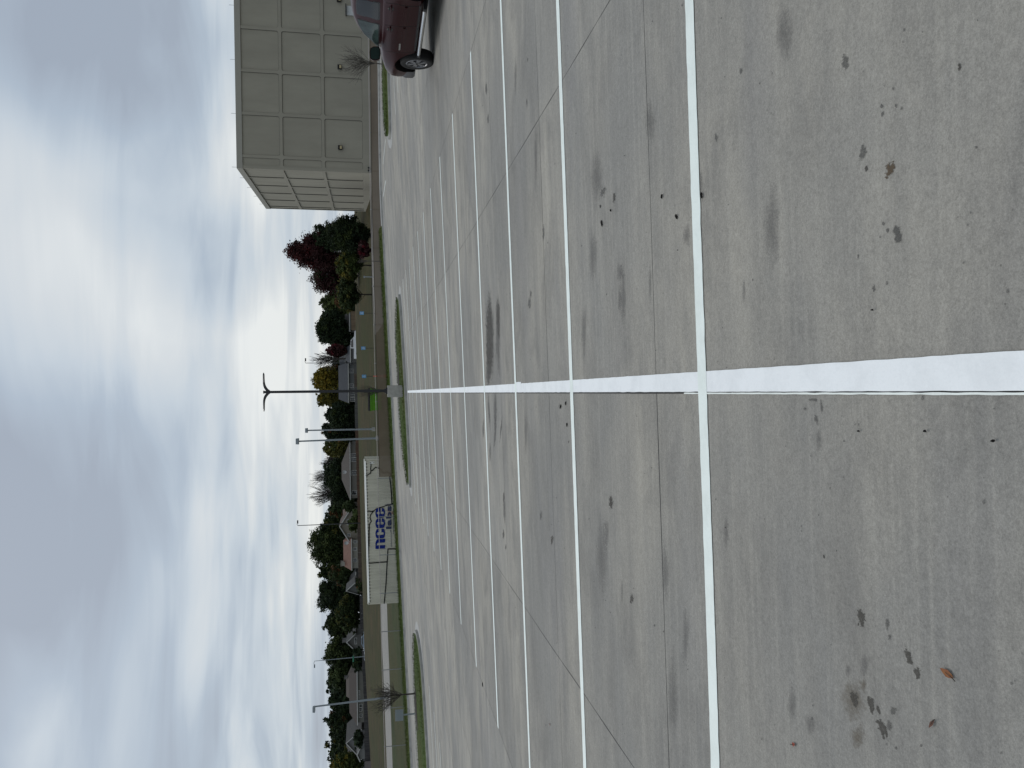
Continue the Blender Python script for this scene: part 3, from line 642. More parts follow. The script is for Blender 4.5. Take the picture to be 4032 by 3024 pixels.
# ------------------------------------------------------------------ lamps and poles
M_blk = mat('black_metal', (.012, .012, .013), .35); M_grey = mat('grey_metal', (.23, .26, .28), .5, metal=.2); M_green = mat('green_sign', (.02, .16, .09), .5)
M_base = mat('cast_concrete', (.27, .265, .245), .85, (.36, .35, .32), 6, .35, 60)
def vpole(x, y, Y): return at(x, y, Y)
LB = gp(1592, 1540, .1); top = at(1038, 1547, LB.y+.1)
lamp = empty('lamp_post', LB, 'black double armed lamp post on a concrete block where the white line ends', 'lamp post')
bw = 46/F*LB.y/2; bh = 63/F*LB.y+.02
b = MB(); ch = .03; yb = bw
cs = [(-bw+ch, -bw), (bw-ch, -bw), (bw, -bw+ch), (bw, bw-ch), (bw-ch, bw), (-bw+ch, bw), (-bw, bw-ch), (-bw, -bw+ch)]
vs = [(x, y+yb, z) for z, k in ((-.15, 1), (bh-.03, 1), (bh, .95)) for x, y in [(a*k, c_*k) for a, c_ in cs]]
b.add(vs, [(j*8+i, j*8+(i+1) % 8, (j+1)*8+(i+1) % 8, (j+1)*8+i) for j in range(2) for i in range(8)]+[tuple(16+i for i in range(8))])
b.build('base_block', M_base, lamp)
hp = top.z-LB.z; xo = at(1525, 1538.5, LB.y+yb).x-LB.x
b = MB(); b.box(xo-.16, xo+.16, yb-.16, yb+.16, bh, bh+.10); b.box(xo-.10, xo+.10, yb-.10, yb+.10, bh+.10, bh+.16); b.build('base_cover', M_blk, lamp)
b = MB(); b.add([(xo+sx*k, yb+sy*k, z) for z, k in ((bh+.16, .072), (hp, .062)) for sx, sy in ((-1, -1), (1, -1), (1, 1), (-1, 1))], [(0, 1, 5, 4), (1, 2, 6, 5), (2, 3, 7, 6), (3, 0, 4, 7), (4, 5, 6, 7)])
b.build('pole', M_blk, lamp); xt = xo+(top.x-LB.x-xo)*0
b = MB(); b.box(xo-.075, xo+.075, yb-.075, yb+.075, hp, hp+.04); b.build('pole_cap', M_blk, lamp)
for s_ in (-1, 1):
    b = MB(); st_ = []
    for i in range(13):
        f = i/12; x = s_*(.06+.92*f); z = hp-.20+.22*(1-(1-f)**5); wd = .075+.115*math.sin(min(1, f*1.25)*math.pi/2) if f < .9 else .19-.9*(f-.9); th = .15*(1-f)**3+.045
        if i == 12: wd = .08; th = .02
        st_.append([(xo+x, yb-wd, z-th/2), (xo+x, yb+wd, z-th/2), (xo+x, yb+wd*.7, z+th/2), (xo+x, yb-wd*.7, z+th/2)])
    vs = [p for q in st_ for p in q]; b.add(vs, [(j*4+i, j*4+(i+1) % 4, (j+1)*4+(i+1) % 4, (j+1)*4+i) for j in range(12) for i in range(4)]+[(0, 1, 2, 3), (48, 49, 50, 51)])
    arm = b.build('lamp_arm', M_blk, lamp, smooth=True, ang=50)
    b = MB(); b.box(xo+s_*.42-.0 if s_ > 0 else xo-.88, xo+.88 if s_ > 0 else xo-.42, yb-.11, yb+.11, hp+.002, hp+.016); b.build('light_panel', mat('led_panel', (.25, .25, .24), .3), arm)
def shoebox(foot_xy, top_xy, Y, wpx, head, label, hpx=9, side=0, r_=.11):
    T = at(*top_xy, Y); Fp = at(*foot_xy, Y); zb = zt(Fp.x, Y)
    o = empty('area_light', (Fp.x, Y, zb), label, 'light pole', 'grey area lights beyond the fence'); lean = T.x-Fp.x; hh = T.z-zb
    b = MB(); b.tube([(0, 0, 0), (lean, 0, hh-.2)], [r_*1.15, r_*.8], 8); b.build('pole', M_grey, o, smooth=True)
    b = MB(); b.tube([(0, 0, -.1), (0, 0, .45)], .28, 12); b.build('concrete_footing', M_base, o, smooth=True)
    w2 = wpx/F*Y/2; hd = hpx/F*Y
    b = MB(); cx_ = lean+side*w2*1.1
    k = .03; vs = [(cx_-w2, -.3, hh-hd), (cx_+w2, -.3, hh-hd), (cx_+w2, .3, hh-hd), (cx_-w2, .3, hh-hd), (cx_-w2+k, -.27, hh), (cx_+w2-k, -.27, hh), (cx_+w2-k, .27, hh), (cx_-w2+k, .27, hh)]
    b.hexa(vs); hdo = b.build('lamp_head', M_grey, o)
    b = MB(); b.box(cx_-w2+.06, cx_+w2-.06, -.24, .24, hh-hd-.012, hh-hd-.002); b.build('lens', mat('lens', (.5, .5, .48), .3), hdo)
    return o
shoebox((1484, 1689), (1202, 1695), 105, 18, 0, 'shorter of the two grey box head light poles beyond the tan screen')
shoebox((1492, 1725), (1165, 1738), 95, 23, 0, 'taller of the two grey box head light poles beyond the tan screen', 11)
shoebox((1515, 2747), (1231, 2783), 93, 20, 0, 'grey box head light pole leaning left behind the bare tree on the island', 9, -.9, .12)
def street_light(fx, tx, Y, arm, label, r_=.09, sign=False, m=M_blk):
    T = at(*tx, Y); Fp = at(*fx, Y); zb = zt(Fp.x, Y)-.3; o = empty('street_light', (Fp.x, Y, zb), label, 'street light', 'thin street lights along the far street')
    ln = T.x-Fp.x; hh = T.z-zb
    b = MB(); b.tube([(0, 0, 0), (ln, 0, hh)], [r_, r_*.55], 8); b.build('pole', m, o, smooth=True)
    b = MB(); b.tube([(ln, 0, hh-.05), (ln+arm*.5, 0, hh+.12), (ln+arm, 0, hh+.05)], .04, 6); b.build('arm', m, o, smooth=True)
    b = MB(); b.box(ln+arm-.1 if arm > 0 else ln+arm-.5, ln+arm+.5 if arm > 0 else ln+arm+.1, -.15, .15, hh-.12, hh+.1); b.build('lamp_head', m, o)
    if sign:
        s_ = at(1391, 2594, Y); z = s_.z-zb; x = s_.x-Fp.x
        b = MB(); b.box(x-.62, x+.62, -.13, -.11, z-.14, z+.14); b.build('street_name_sign', M_green, o)
        b = MB()
        for i in range(7): b.box(x-.5+i*.15, x-.41+i*.15, -.136, -.131, z-.06, z+.06)
        
street_light((1406, 1429), (1203, 1429.5), 155, .45, 'thin black street light pole left of the white pickup truck')
street_light((1426, 2059), (1172, 2069.5), 152, .5, 'tall black street light pole in front of the beige gabled house', .11)
street_light((1442, 2584), (1238, 2603), 155, -.8, 'street light pole carrying a small green street name sign', .09, True, M_grey)
# sign seen from behind on the left island
g0 = gp(1640, 2810, .12); C1 = at(1556, 2795, g0.y); C2 = at(1588, 2836, g0.y)
sg = empty('back_of_sign', g0, 'grey square sign seen from behind on a short post on the left island', 'sign')
b = MB(); b.box(C2.x-g0.x, C1.x-g0.x, -.05, .0, C2.z-g0.z, C1.z-g0.z); b.build('sign_panel', M_grey, sg)
b = MB(); xm = (C1.x+C2.x)/2-g0.x; b.tube([(0, 0, -.1), (xm, .0, C2.z-g0.z+.3)], .05, 8); b.build('post', M_grey, sg, smooth=True)
b = MB(); zm = (C1.z+C2.z)/2-g0.z; b.box(C2.x-g0.x+.02, C1.x-g0.x-.02, -.057, -.0505, zm-.012, zm+.012); b.build('bracket', M_grey, sg)
# accessible parking signs
M_bsign = mat('blue_sign', (.10, .28, .50), .45); M_white = mat('white_paint', (.78, .78, .78), .5)
for (x, y, lb) in ((1416, 1233, 'blue accessible parking sign nearest the trees by the building'), (1422, 1371, 'blue accessible parking sign in front of the white pickup truck'), (1425, 1482, 'blue accessible parking sign above the orange cone')):
    Y = 88; T = at(x, y, Y); zb = zt(T.x, Y)
    o = empty('parking_sign', (T.x, Y, zb), lb, 'parking sign', 'blue parking signs by the far parking'); h = T.z-zb
    b = MB(); b.tube([(0, .03, 0), (0, .03, h-.05)], .028, 6); b.build('post', M_blk, o)
    b = MB(); b.box(-.18, .18, -.01, .01, h-.47, h); p = b.build('panel', M_bsign, o)
    b = MB(); b.tube([(.02, -.016, h-.10), (.02, -.012, h-.10)], .028, 8); b.box(-.01, .02, -.016, -.012, h-.24, h-.13); b.box(-.01, .07, -.016, -.012, h-.24, h-.215); b.box(.05, .075, -.016, -.012, h-.33, h-.24)
    b.add([(-.01+.085*math.cos(R(a))*k, -.0155, h-.29+.085*math.sin(R(a))*k) for k in (1, .75) for a in range(100, 341, 20)], [(i, i+1, 13+i+1, 13+i) for i in range(12)])
    b.build('wheelchair_symbol', M_white, p)
# cone
T = at(1469, 1481, 66.5); zb = zt(T.x, 66.5)
o = empty('traffic_cone', (T.x, 66.5, zb), 'orange traffic cone standing behind the fence below a blue sign', 'traffic cone'); M_or = mat('orange_plastic', (.55, .07, .03), .5)
hc = T.z-zb; b = MB(); b.tube([(0, 0, .04), (0, 0, hc)], [.17, .03], 14); b.build('cone', M_or, o, smooth=True)
b = MB(); b.box(-.2, .2, -.2, .2, 0, .04); b.build('base', M_or, o)
b = MB(); b.tube([(0, 0, hc*.45), (0, 0, hc*.6)], [.123, .096], 14, cap=False); b.build('reflective_band', mat('band', (.6, .3, .25), .4), o, smooth=True)
# dumpster
Y = 86; q0 = at(1484, 1617, Y); q1 = at(1453, 1530, Y); zb = zt(q0.x, Y); hd = q1.z-zb-.12
o = empty('dumpster', (q0.x, Y, zb), 'bright green dumpster with a black lid behind the tan screen', 'dumpster'); wd = q1.x-q0.x
M_lime = mat('lime_paint', (.10, .30, .015), .5)
b = MB(); b.hexa([(.08, .2, .12), (wd-.08, .2, .12), (wd-.08, 1.3, .12), (.08, 1.3, .12), (0, 0, hd), (wd, 0, hd), (wd, 1.6, hd+.15), (0, 1.6, hd+.15)]); b.build('bin', M_lime, o)
b = MB()
for k in range(5): x = .12+k*(wd-.3)/4; b.hexa([(x, .11-.12*0, .3), (x+.06, .11, .3), (x+.06, .2, .3), (x, .2, .3), (x, -.035, hd-.12), (x+.06, -.035, hd-.12), (x+.06, .1, hd-.12), (x, .1, hd-.12)])
b.box(-.04, wd+.04, -.05, -.0, hd-.12, hd-.01); b.build('rib', M_lime, o)
b = MB(); b.hexa([(-.03, -.06, hd), (wd/2-.01, -.06, hd), (wd/2-.01, 1.65, hd+.15), (-.03, 1.65, hd+.15), (-.03, -.06, hd+.08), (wd/2-.01, -.06, hd+.08), (wd/2-.01, 1.65, hd+.26), (-.03, 1.65, hd+.26)]); b.build('lid', mat('lid_plastic', (.008, .008, .008), .95, spec=.05), o)
b = MB(); b.hexa([(wd/2+.01, -.06, hd), (wd+.03, -.06, hd), (wd+.03, 1.65, hd+.15), (wd/2+.01, 1.65, hd+.15), (wd/2+.01, -.06, hd+.08), (wd+.03, -.06, hd+.08), (wd+.03, 1.65, hd+.26), (wd/2+.01, 1.65, hd+.26)]); b.build('lid', mat('lid_plastic', (.008, .008, .008), .95, spec=.05), o)
for x in (.2, wd-.2):
    b = MB(); b.tube([(x-.03, .35, .07), (x+.03, .35, .07)], .07, 10); b.build('wheel', M_blk, o)
# ------------------------------------------------------------------ big precast building
BX, BY = 24.6, 90.6
bd = empty('precast_building', (BX, BY, H-1.4), 'large windowless beige building of square precast panels behind the maroon pickup', 'building', rz=R(-2.6))
def frame_grid(b, w0, w1, cols, rows, z0, z1, thick, rad, nrm):
    pass
Mw = mat('precast_concrete', (.272, .256, .208), .85, (.300, .282, .230), .9, .12, 20, stretch=(1, 1, .25))
Mp = mat('precast_panel', (.270, .254, .206), .85, (.312, .294, .238), .5, .12, 20, stretch=(1, 1, .3))
Mcap = mat('parapet_cap', (.31, .30, .26), .8)
zg = -.6; zrow = [1.62, 6.62, 11.66, 16.38]    # gap centres, local heights above base
TOPZ = at(932, 600, BY).z-(H-1.4)
zrow = [at(x, 620, BY).z-(H-1.4) for x in (1433, 1272, 1107, 948)]
def face(name, x_edges, along, length, skip_first):
    "recessed square panels in a raised grid; along: fn(u, depth, z) -> local point"
    b = MB(); pn = MB(); g = .17; rec = .09; rd = .22
    def P_(u, d, z): return along(u, d, z)
    us = x_edges; zs = zrow; 
    cells = [(us[i], us[i+1], zs[j], zs[j+1]) for i in range(len(us)-1) for j in range(3)]
    b.quad(P_(0, 0, zg-2), P_(length, 0, zg-2), P_(length, 0, zs[0]), P_(0, 0, zs[0]))
    b.quad(P_(0, 0, zs[3]), P_(length, 0, zs[3]), P_(length, 0, TOPZ), P_(0, 0, TOPZ))
    if us[-1] < length-.01: b.quad(P_(us[-1], 0, zs[0]), P_(length, 0, zs[0]), P_(length, 0, zs[3]), P_(us[-1], 0, zs[3]))
    if us[0] > .01: b.quad(P_(0, 0, zs[0]), P_(us[0], 0, zs[0]), P_(us[0], 0, zs[3]), P_(0, 0, zs[3]))
    for (u0, u1, z0, z1) in cells:
        gl = g; a0, a1, c0, c1 = u0+g, u1-g, z0+g*.7, z1-g*1.25
        if z1 == zs[3]: c1 = z1
        inn = []
        for (cx_, cz_, s0) in ((a1-rd, c1-rd, 0), (a0+rd, c1-rd, 90), (a0+rd, c0+rd, 180), (a1-rd, c0+rd, 270)):
            for k in range(6): t = R(s0+k*18); inn.append((cx_+rd*math.cos(t), cz_+rd*math.sin(t)))
        outp = []
        cxm, czm = (a0+a1)/2, (c0+c1)/2
        for i, (x, z) in enumerate(inn):
            q = i//6; k = i % 6
            cor = [(u1, z1), (u0, z1), (u0, z0), (u1, z0)][q]
            # project to the outer rectangle
            if q == 0: o_ = (u1, z if k < 3 else z1) if k < 3 else (x, z1)
            elif q == 1: o_ = (x, z1) if k < 3 else (u0, z)
            elif q == 2: o_ = (u0, z) if k < 3 else (x, z0)
            else: o_ = (x, z0) if k < 3 else (u1, z)
            outp.append(o_)
        n = len(inn)
        # ring between outer rectangle and rounded inner outline, corners added as extra triangles
        vo = [P_(x, 0, z) for x, z in outp]; vi = [P_(x, 0, z) for x, z in inn]; vr = [P_(x, rec, z) for x, z in [(x+(cxm-x)*.016, z+(czm-z)*.016) for x, z in inn]]
        b.add(vo+vi+vr, [(i, (i+1) % n, n+(i+1) % n, n+i) for i in range(n)])
        b.add(vi+vr, [(i, (i+1) % n, n+(i+1) % n, n+i) for i in range(n)], 1)  # recess edges coloured dark to paint in the shade around each panel
        for q, cr2 in enumerate([(u1, z1), (u0, z1), (u0, z0), (u1, z0)]):
            i = q*6+2; b.add([P_(*(outp[i][0], 0, outp[i][1])), P_(cr2[0], 0, cr2[1]), P_(outp[i+1][0], 0, outp[i+1][1])], [(0, 1, 2)])
        pn.add(vr, [tuple(range(n))])
    b.build(name, [Mw, mat('panel_recess_shade', (.105, .10, .08), .9)], bd); pn.build('panel_field', Mp, bd)
pw = 4.745; LF = 5*pw+1.4+5.0
uf = [.18]+[1.38+pw*i for i in range(7)]
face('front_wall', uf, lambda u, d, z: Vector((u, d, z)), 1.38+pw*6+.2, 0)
LS = 25.3; us_ = [.15]+[4.75*i for i in range(1, 6)]+[LS-.15]
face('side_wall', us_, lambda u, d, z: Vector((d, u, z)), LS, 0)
WF = 1.38+pw*6+.2
b = MB(); b.hexa([(.16, .16, -3), (WF, .16, -3), (WF, LS, -3), (.16, LS, -3), (.16, .16, TOPZ-.3), (WF, .16, TOPZ-.3), (WF, LS, TOPZ-.3), (.16, LS, TOPZ-.3)]); b.build('core', Mw, bd)
b = MB(); ca = TOPZ-.62
for (x0_, x1_, y0_, y1_) in ((-.04, WF, -.04, .3), (-.04, .3, .3, LS+.04)): b.box(x0_, x1_, y0_, y1_, ca, TOPZ+.02)
b.build('parapet', Mcap, bd)
for x_, y_ in [(.1+k*5.95, .1) for k in range(7)]+[(.1, k*5.6) for k in range(1, 5)]:
    b = MB(); b.tube([(x_, y_, TOPZ), (x_, y_, TOPZ+.55)], .018, 5); b.build('lightning_rod', M_galv, bd)
Mi = Matrix.Translation(bd.location) @ Matrix.Rotation(R(-2.6), 4, 'Z'); Mi = Mi.inverted()
def bfront(x, y):
    "point on the front face plane through a pixel"
    d = ray(x, y); o_ = Mi @ Vector((0, 0, H)); dd = (Mi.to_3x3() @ d); t = -o_.y/dd.y; return o_+dd*t
for (x, y) in ((1339, 582), (1337, 265), (1334, 0)):
    p = bfront(x, y); q = MB(); q.hexa([(p.x-.22, -.22, p.z-.24), (p.x+.22, -.22, p.z-.24), (p.x+.22, .1, p.z-.24), (p.x-.22, .1, p.z-.24), (p.x-.22, -.3, p.z+.22), (p.x+.22, -.3, p.z+.22), (p.x+.22, .1, p.z+.22), (p.x-.22, .1, p.z+.22)])
    wl = q.build('wall_light', M_blk, bd); q = MB(); q.quad((p.x-.17, -.243, p.z-.2), (p.x+.17, -.243, p.z-.2), (p.x+.17, -.270, p.z+.02), (p.x-.17, -.270, p.z+.02)); q.build('lens', mat('amber_lens', (.45, .38, .22), .3), wl)
for y in (662, 673):
    p = bfront(1452, y); q = MB(); q.tube([(p.x, .02, p.z), (p.x, -.22, p.z)], [.09, .12], 10); q.build('wall_pipe', M_blk, bd)
p0, p1 = bfront(1364, 59), bfront(1380, 24)
b = MB(); b.box(p0.x, p1.x, -.05, .1, 0.2, p0.z); b.build('door', mat('door_white', (.5, .52, .52), .5), bd)
b = MB(); b.box(p0.x-.1, p1.x+.1, -.35, .1, p0.z+.002, p0.z+.10); b.build('door_canopy', M_blk, bd)
# ------------------------------------------------------------------ trees
M_bark = mat('bark', (.028, .022, .017), .9, (.05, .042, .034), 3)
M_barkg = mat('bark_grey', (.075, .065, .058), .9)
LM = {k: leaf_mat('leaf_'+k, a, b_) for k, a, b_ in (
    ('dark', (0.022, 0.034, 0.014), (0.037, 0.053, 0.017)), ('deep', (0.016, 0.026, 0.014), (0.026, 0.040, 0.017)), ('green', (0.043, 0.062, 0.019), (0.070, 0.087, 0.026)),
    ('olive', (0.068, 0.071, 0.019), (0.105, 0.096, 0.023)), ('gold', (0.186, 0.136, 0.019), (0.264, 0.186, 0.025)), ('goldgreen', (0.116, 0.105, 0.020), (0.163, 0.132, 0.022)),
    ('red', (.060, .013, .014), (.095, .018, .018)), ('plum', (.034, .014, .014), (.052, .018, .018)), ('rust', (0.093, 0.053, 0.022), (0.124, 0.062, 0.025)), ('crimson', (.085, .010, .016), (.11, .014, .02)),
    ('light', (0.062, 0.087, 0.034), (0.093, 0.118, 0.046)))}
def crown(b, cx_, cy_, cz_, rx, ry, rz, ncl, nl, ls, rnd, mats=2, shape='round', core=True):
    sd_ = rnd.uniform(0, 50)
    for i in range(ncl):
        while True:
            u = Vector((rnd.gauss(0, 1), rnd.gauss(0, 1), rnd.gauss(0, 1)))
            if u.length > .1: break
        u.normalize(); f = rnd.uniform(.45, 1.0)**.6*(1+.30*noise.noise(u*1.9+Vector((sd_, 0, 0)))+.18*noise.noise(u*4.5+Vector((sd_, 7, 0))))
        c = Vector((u.x*rx*f, u.y*ry*f, u.z*rz*f))
        if shape == 'cone': k = 1-.62*max(0, (c.z/rz+1)/2)**1.5; c.x *= k; c.y *= k
        if shape == 'flat' and c.z < 0: c.z *= .6
        cr2 = rnd.uniform(.13, .30)*min(rx, rz)*(1 if f < .8 else .75); mi = 0 if rnd.random() < .62 else (1 if rnd.random() < .8 or mats < 3 else 2)
        if u.z < -.2: mi = 0
        for j in range(nl):
            o = Vector((rnd.gauss(0, .5), rnd.gauss(0, .5), rnd.gauss(0, .42)))*cr2
            p = c+o+Vector((cx_, cy_, cz_)); s = ls*rnd.uniform(.6, 1.3)
            a = Vector((rnd.uniform(-1, 1), rnd.uniform(-1, 1), rnd.uniform(-.6, .6))).normalized(); d = a.orthogonal().normalized()
            d = (Matrix.Rotation(rnd.uniform(0, 6.28), 3, a) @ d)
            b.add([p-a*s*.6, p+d*s*.45, p+a*s*.6, p-d*s*.45], [(0, 1, 2, 3)], mi)
    if core:   # big inner leaves so the heart of the crown is closed
        for i in range(int(ncl*4)):
            u = Vector((rnd.gauss(0, 1), rnd.gauss(0, 1), rnd.gauss(0, 1))).normalized()*rnd.random()**.4*.80
            c = Vector((u.x*rx, u.y*ry, u.z*rz))
            if shape == 'cone': k = 1-.62*max(0, (c.z/rz+1)/2)**1.5; c.x *= k; c.y *= k
            p = c+Vector((cx_, cy_, cz_)); s = ls*3.2*rnd.uniform(.6, 1.2)
            a = Vector((rnd.uniform(-1, 1), rnd.uniform(-1, 1), rnd.uniform(-1, 1))).normalized(); d = a.orthogonal().normalized()
            b.add([p-a*s*.6, p+d*s*.5, p+a*s*.6, p-d*s*.5], [(0, 1, 2, 3)], 0)
def limbs(b, base, h, spread, rnd, n=6, r0=.2, flo=.35):
    b.tube([base, base+Vector((rnd.uniform(-.1, .1), 0, h*flo)), base+Vector((rnd.uniform(-.3, .3)*spread*.3, 0, h*.8))], [r0, r0*.75, r0*.2], 7)
    for i in range(n):
        a = rnd.uniform(0, 6.28); f = rnd.uniform(flo*.8, .6); p = base+Vector((0, 0, h*f))
        q = p+Vector((math.cos(a)*spread*.5, math.sin(a)*spread*.5, h*.18)); e = p+Vector((math.cos(a)*spread*.85, math.sin(a)*spread*.85, h*.36))
        b.tube([p, q, e], [r0*.45, r0*.28, r0*.08], 5)
TG = {'yard': 'leafy trees around the far houses', 'site': 'trees beside the precast building'}
def tree(label, y0, y1, xt, xb, Y, mats, shape='round', dens=1.0, leaf=None, group='yard', name='tree', core=True, extra=(), seed=None, trunk=True, rk=1.0):
    rnd = random.Random(seed if seed is not None else int(y0*7+xt))
    ym = (y0+y1)/2; T = at(xt, ym, Y); Bt = at(xb, ym, Y); rx = abs(at(xb, y0, Y).x-at(xb, y1, Y).x)/2; rz = (T.z-Bt.z)/2
    zb = zt(T.x, Y); o = empty(name, (T.x, Y, zb), label, 'tree', TG.get(group, group))
    leaf = leaf or .0017*Y
    pxa = (y1-y0)*(xb-xt); ncl = int(min(190, max(34, pxa/95))*dens)
    b = MB(); zc = (T.z+Bt.z)/2-zb
    crown(b, 0, 0, zc, rx*.92, min(rx, 6)*rk, rz*.95, ncl, 58, leaf, rnd, len(mats), shape, core)
    for (ex0, ex1, ext, exb) in extra:
        em = (ex0+ex1)/2; t2 = at(ext, em, Y); b2 = at(exb, em, Y); r2 = abs(at(exb, ex0, Y).x-at(exb, ex1, Y).x)/2
        crown(b, t2.x-T.x, rnd.uniform(-1, 1), (t2.z+b2.z)/2-zb, r2*.92, min(r2, 5), (t2.z-b2.z)/2*.95, max(14, int((ex1-ex0)*(exb-ext)/120*dens)), 46, leaf, rnd, len(mats), 'round', core)
    b.build('crown', [LM[k] for k in mats], o, fix=False)
    if trunk:
        b = MB(); limbs(b, Vector((0, 0, -.3)), zc+rz*.6, rx*.8, rnd, 6, .06+.018*zc, .3); b.build('trunk', M_bark, o, smooth=True)
    return o
def bare(label, y0, y1, xt, xb, Y, m=None, depth=6, r0=.12, trunk_f=.3, seed=1, group=None, foot=None, lean=0.0, name='bare_tree', up=.5, nb=3, minr=.006):
    rnd = random.Random(seed); ym = foot if foot is not None else (y0+y1)/2
    T = at(xt, (y0+y1)/2, Y); Bt = at(xb, ym, Y); hw = abs(at(xb, y0, Y).x-at(xb, y1, Y).x)/2; h = T.z-Bt.z
    o = empty(name, Bt, label, 'tree', group); b = MB(); tb = MB(); h0 = h*trunk_f
    tb.tube([(0, 0, -.3), (rnd.uniform(-.03, .03), 0, h0*.5), (0, 0, h0)], [r0*1.15, r0, r0*.85], 8)
    def grow(p, d, ln, r, lv):
        n = 4; pts = [p]; q = p.copy(); dd = d.copy()
        for i in range(n):
            dd = (dd+Vector((rnd.gauss(0, .09), rnd.gauss(0, .09), .03+.05*up))).normalized(); q = q+dd*ln/n; pts.append(q.copy())
        b.tube(pts, [max(minr, r*k) for k in (1, .85, .72, .58, .42)], 5 if lv < 3 else 3, cap=False)
        if lv >= depth: return
        for k in range(nb+(1 if lv < 3 else 0)):
            f = [1.0, .5, .75, .3, .9][k]
            s = pts[min(n, int(f*n+.5))]; ax = dd.orthogonal().normalized(); ax = Matrix.Rotation(rnd.uniform(0, 6.28), 3, dd) @ ax
            nd = Matrix.Rotation(rnd.uniform(.30, .75) if k else rnd.uniform(.03, .2), 3, ax) @ dd; nd.z = nd.z*.9+.10*up
            grow(s, nd.normalized(), ln*rnd.uniform(.58, .85), max(minr, r*.55), lv+1)
    m_ = 7
    for k in range(m_):
        a = 2*math.pi*k/m_+rnd.uniform(-.35, .35); tl = rnd.uniform(.5, 1.05)*hw/(h-h0) if k else .08
        d = Vector((math.cos(a)*tl, math.sin(a)*tl, 1)).normalized(); p = Vector((0, 0, h0*rnd.uniform(.75, 1.0)))
        grow(p, d, (h-h0)*.36, r0*.55, 1)
    # fit the twigs to the measured height and width
    zz_ = max(v[2] for v in b.v); xx_ = max(abs(v[0]) for v in b.v); kz = h/zz_; kx = hw/xx_
    b.v = [(v[0]*kx+lean*v[2]*.0, v[1]*kx, v[2]*kz if v[2] > 0 else v[2]) for v in b.v]
    tb.v = [(v[0], v[1], v[2]*kz if v[2] > 0 else v[2]) for v in tb.v]
    tb.build('trunk', m or M_bark, o, smooth=True); b.build('branches', m or M_bark, o, fix=False); return o
# by the precast building
tree('tall plum red tree with a pointed crown, tallest by the precast building', 895, 1088, 1119, 1352, 128, ('plum', 'red', 'plum'), 'cone', 1.25, group='site')
tree('dark plum red tree hiding behind the tall pointed one', 990, 1175, 1215, 1400, 136, ('plum', 'dark', 'red'), 'round', 1.1, group='site')
tree('dark tree at the rear corner of the precast building', 866, 985, 1222, 1430, 124, ('deep', 'dark', 'plum'), 'round', 1.1, group='site')
tree('broad dark green tree in front of the side wall of the precast building', 848, 1005, 1280, 1452, 100, ('deep', 'dark', 'green'), 'round', 1.4, group='site', extra=((880, 960, 1390, 1462),))
tree('olive tree with golden leaves, second in the row by the building', 975, 1112, 1318, 1428, 101, ('green', 'olive', 'goldgreen'), 'round', 1.0, group='site')
tree('olive green tree with a forked trunk, last in the row from the building', 1085, 1232, 1318, 1418, 102, ('dark', 'olive', 'green'), 'round', 1.1, group='site')
tree('small crimson bush like tree low beneath the dark green tree', 945, 1022, 1405, 1460, 97, ('plum', 'crimson', 'plum'), 'round', .8, group='site', leaf=.17)
# street trees from right to left
tree('airy light green tree above the tan fence', 1150, 1245, 1252, 1395, 200, ('green', 'light', 'dark'), 'round', .8)
tree('rust coloured low tree behind the tan fence', 1160, 1215, 1312, 1385, 185, ('rust', 'olive'), 'round', .7)
tree('big dark green tree with two lobes behind the white pickup truck', 1232, 1360, 1234, 1386, 190, ('deep', 'dark', 'green'), 'round', 1.4, extra=((1215, 1280, 1262, 1350),))
tree('small scarlet tree between the dark tree and the bare one', 1352, 1408, 1278, 1372, 186, ('plum', 'crimson', 'plum'), 'round', .9)
bare('bare twiggy grey tree with drooping fine branches behind the grey garage', 1362, 1462, 1217, 1385, 198, M_barkg, 4, .25, .25, 11, minr=.036, up=.3)
tree('bright golden tree behind the slate blue house', 1440, 1548, 1226, 1350, 205, ('goldgreen', 'gold', 'gold'), 'round', 1.3)
tree('golden olive tree left of the black lamp pole', 1530, 1608, 1238, 1350, 207, ('olive', 'goldgreen', 'gold'), 'round', .9)
tree('dense dark green tree left of the slate blue house', 1588, 1692, 1280, 1396, 178, ('deep', 'dark', 'green'), 'round', 1.4, extra=((1580, 1625, 1300, 1370),))
tree('dark tree with a reddish top behind the grey light poles', 1660, 1745, 1266, 1392, 186, ('deep', 'dark', 'rust'), 'round', 1.1, extra=((1665, 1700, 1264, 1300),))
tree('loose light olive tree left of the grey light poles', 1725, 1808, 1264, 1380, 205, ('olive', 'light', 'green'), 'round', .7, core=True)
tree('wide dark evergreen mass behind the taupe hip roofed house', 1795, 1960, 1272, 1400, 214, ('deep', 'dark', 'deep'), 'round', 1.5, extra=((1930, 1990, 1300, 1400),))
bare('bare spreading tree top, rightmost of three above the hip roofed house', 1785, 1850, 1255, 1400, 222, M_barkg, 5, .3, .30, 21, 'bare trees above the hip roofed house', minr=.036, up=.3)
bare('bare spreading tree top, middle of three above the hip roofed house', 1828, 1915, 1212, 1400, 226, M_barkg, 5, .32, .30, 22, 'bare trees above the hip roofed house', minr=.036, up=.3)
bare('widest bare tree top, leftmost of three above the hip roofed house', 1895, 2003, 1205, 1400, 224, M_barkg, 5, .36, .30, 23, 'bare trees above the hip roofed house', minr=.036, up=.3)
tree('small rusty tree between the hip roof and the beige gable', 1985, 2045, 1290, 1400, 216, ('dark', 'rust', 'light'), 'round', .8)
tree('huge rounded dark green tree behind the beige gabled house', 2050, 2245, 1214, 1400, 218, ('dark', 'green', 'olive'), 'round', 1.6, extra=((2030, 2110, 1262, 1370), (2220, 2285, 1250, 1370)))
tree('rusty brown tree left of the brick red roof', 2215, 2310, 1290, 1405, 205, ('dark', 'rust', 'deep'), 'round', .9)
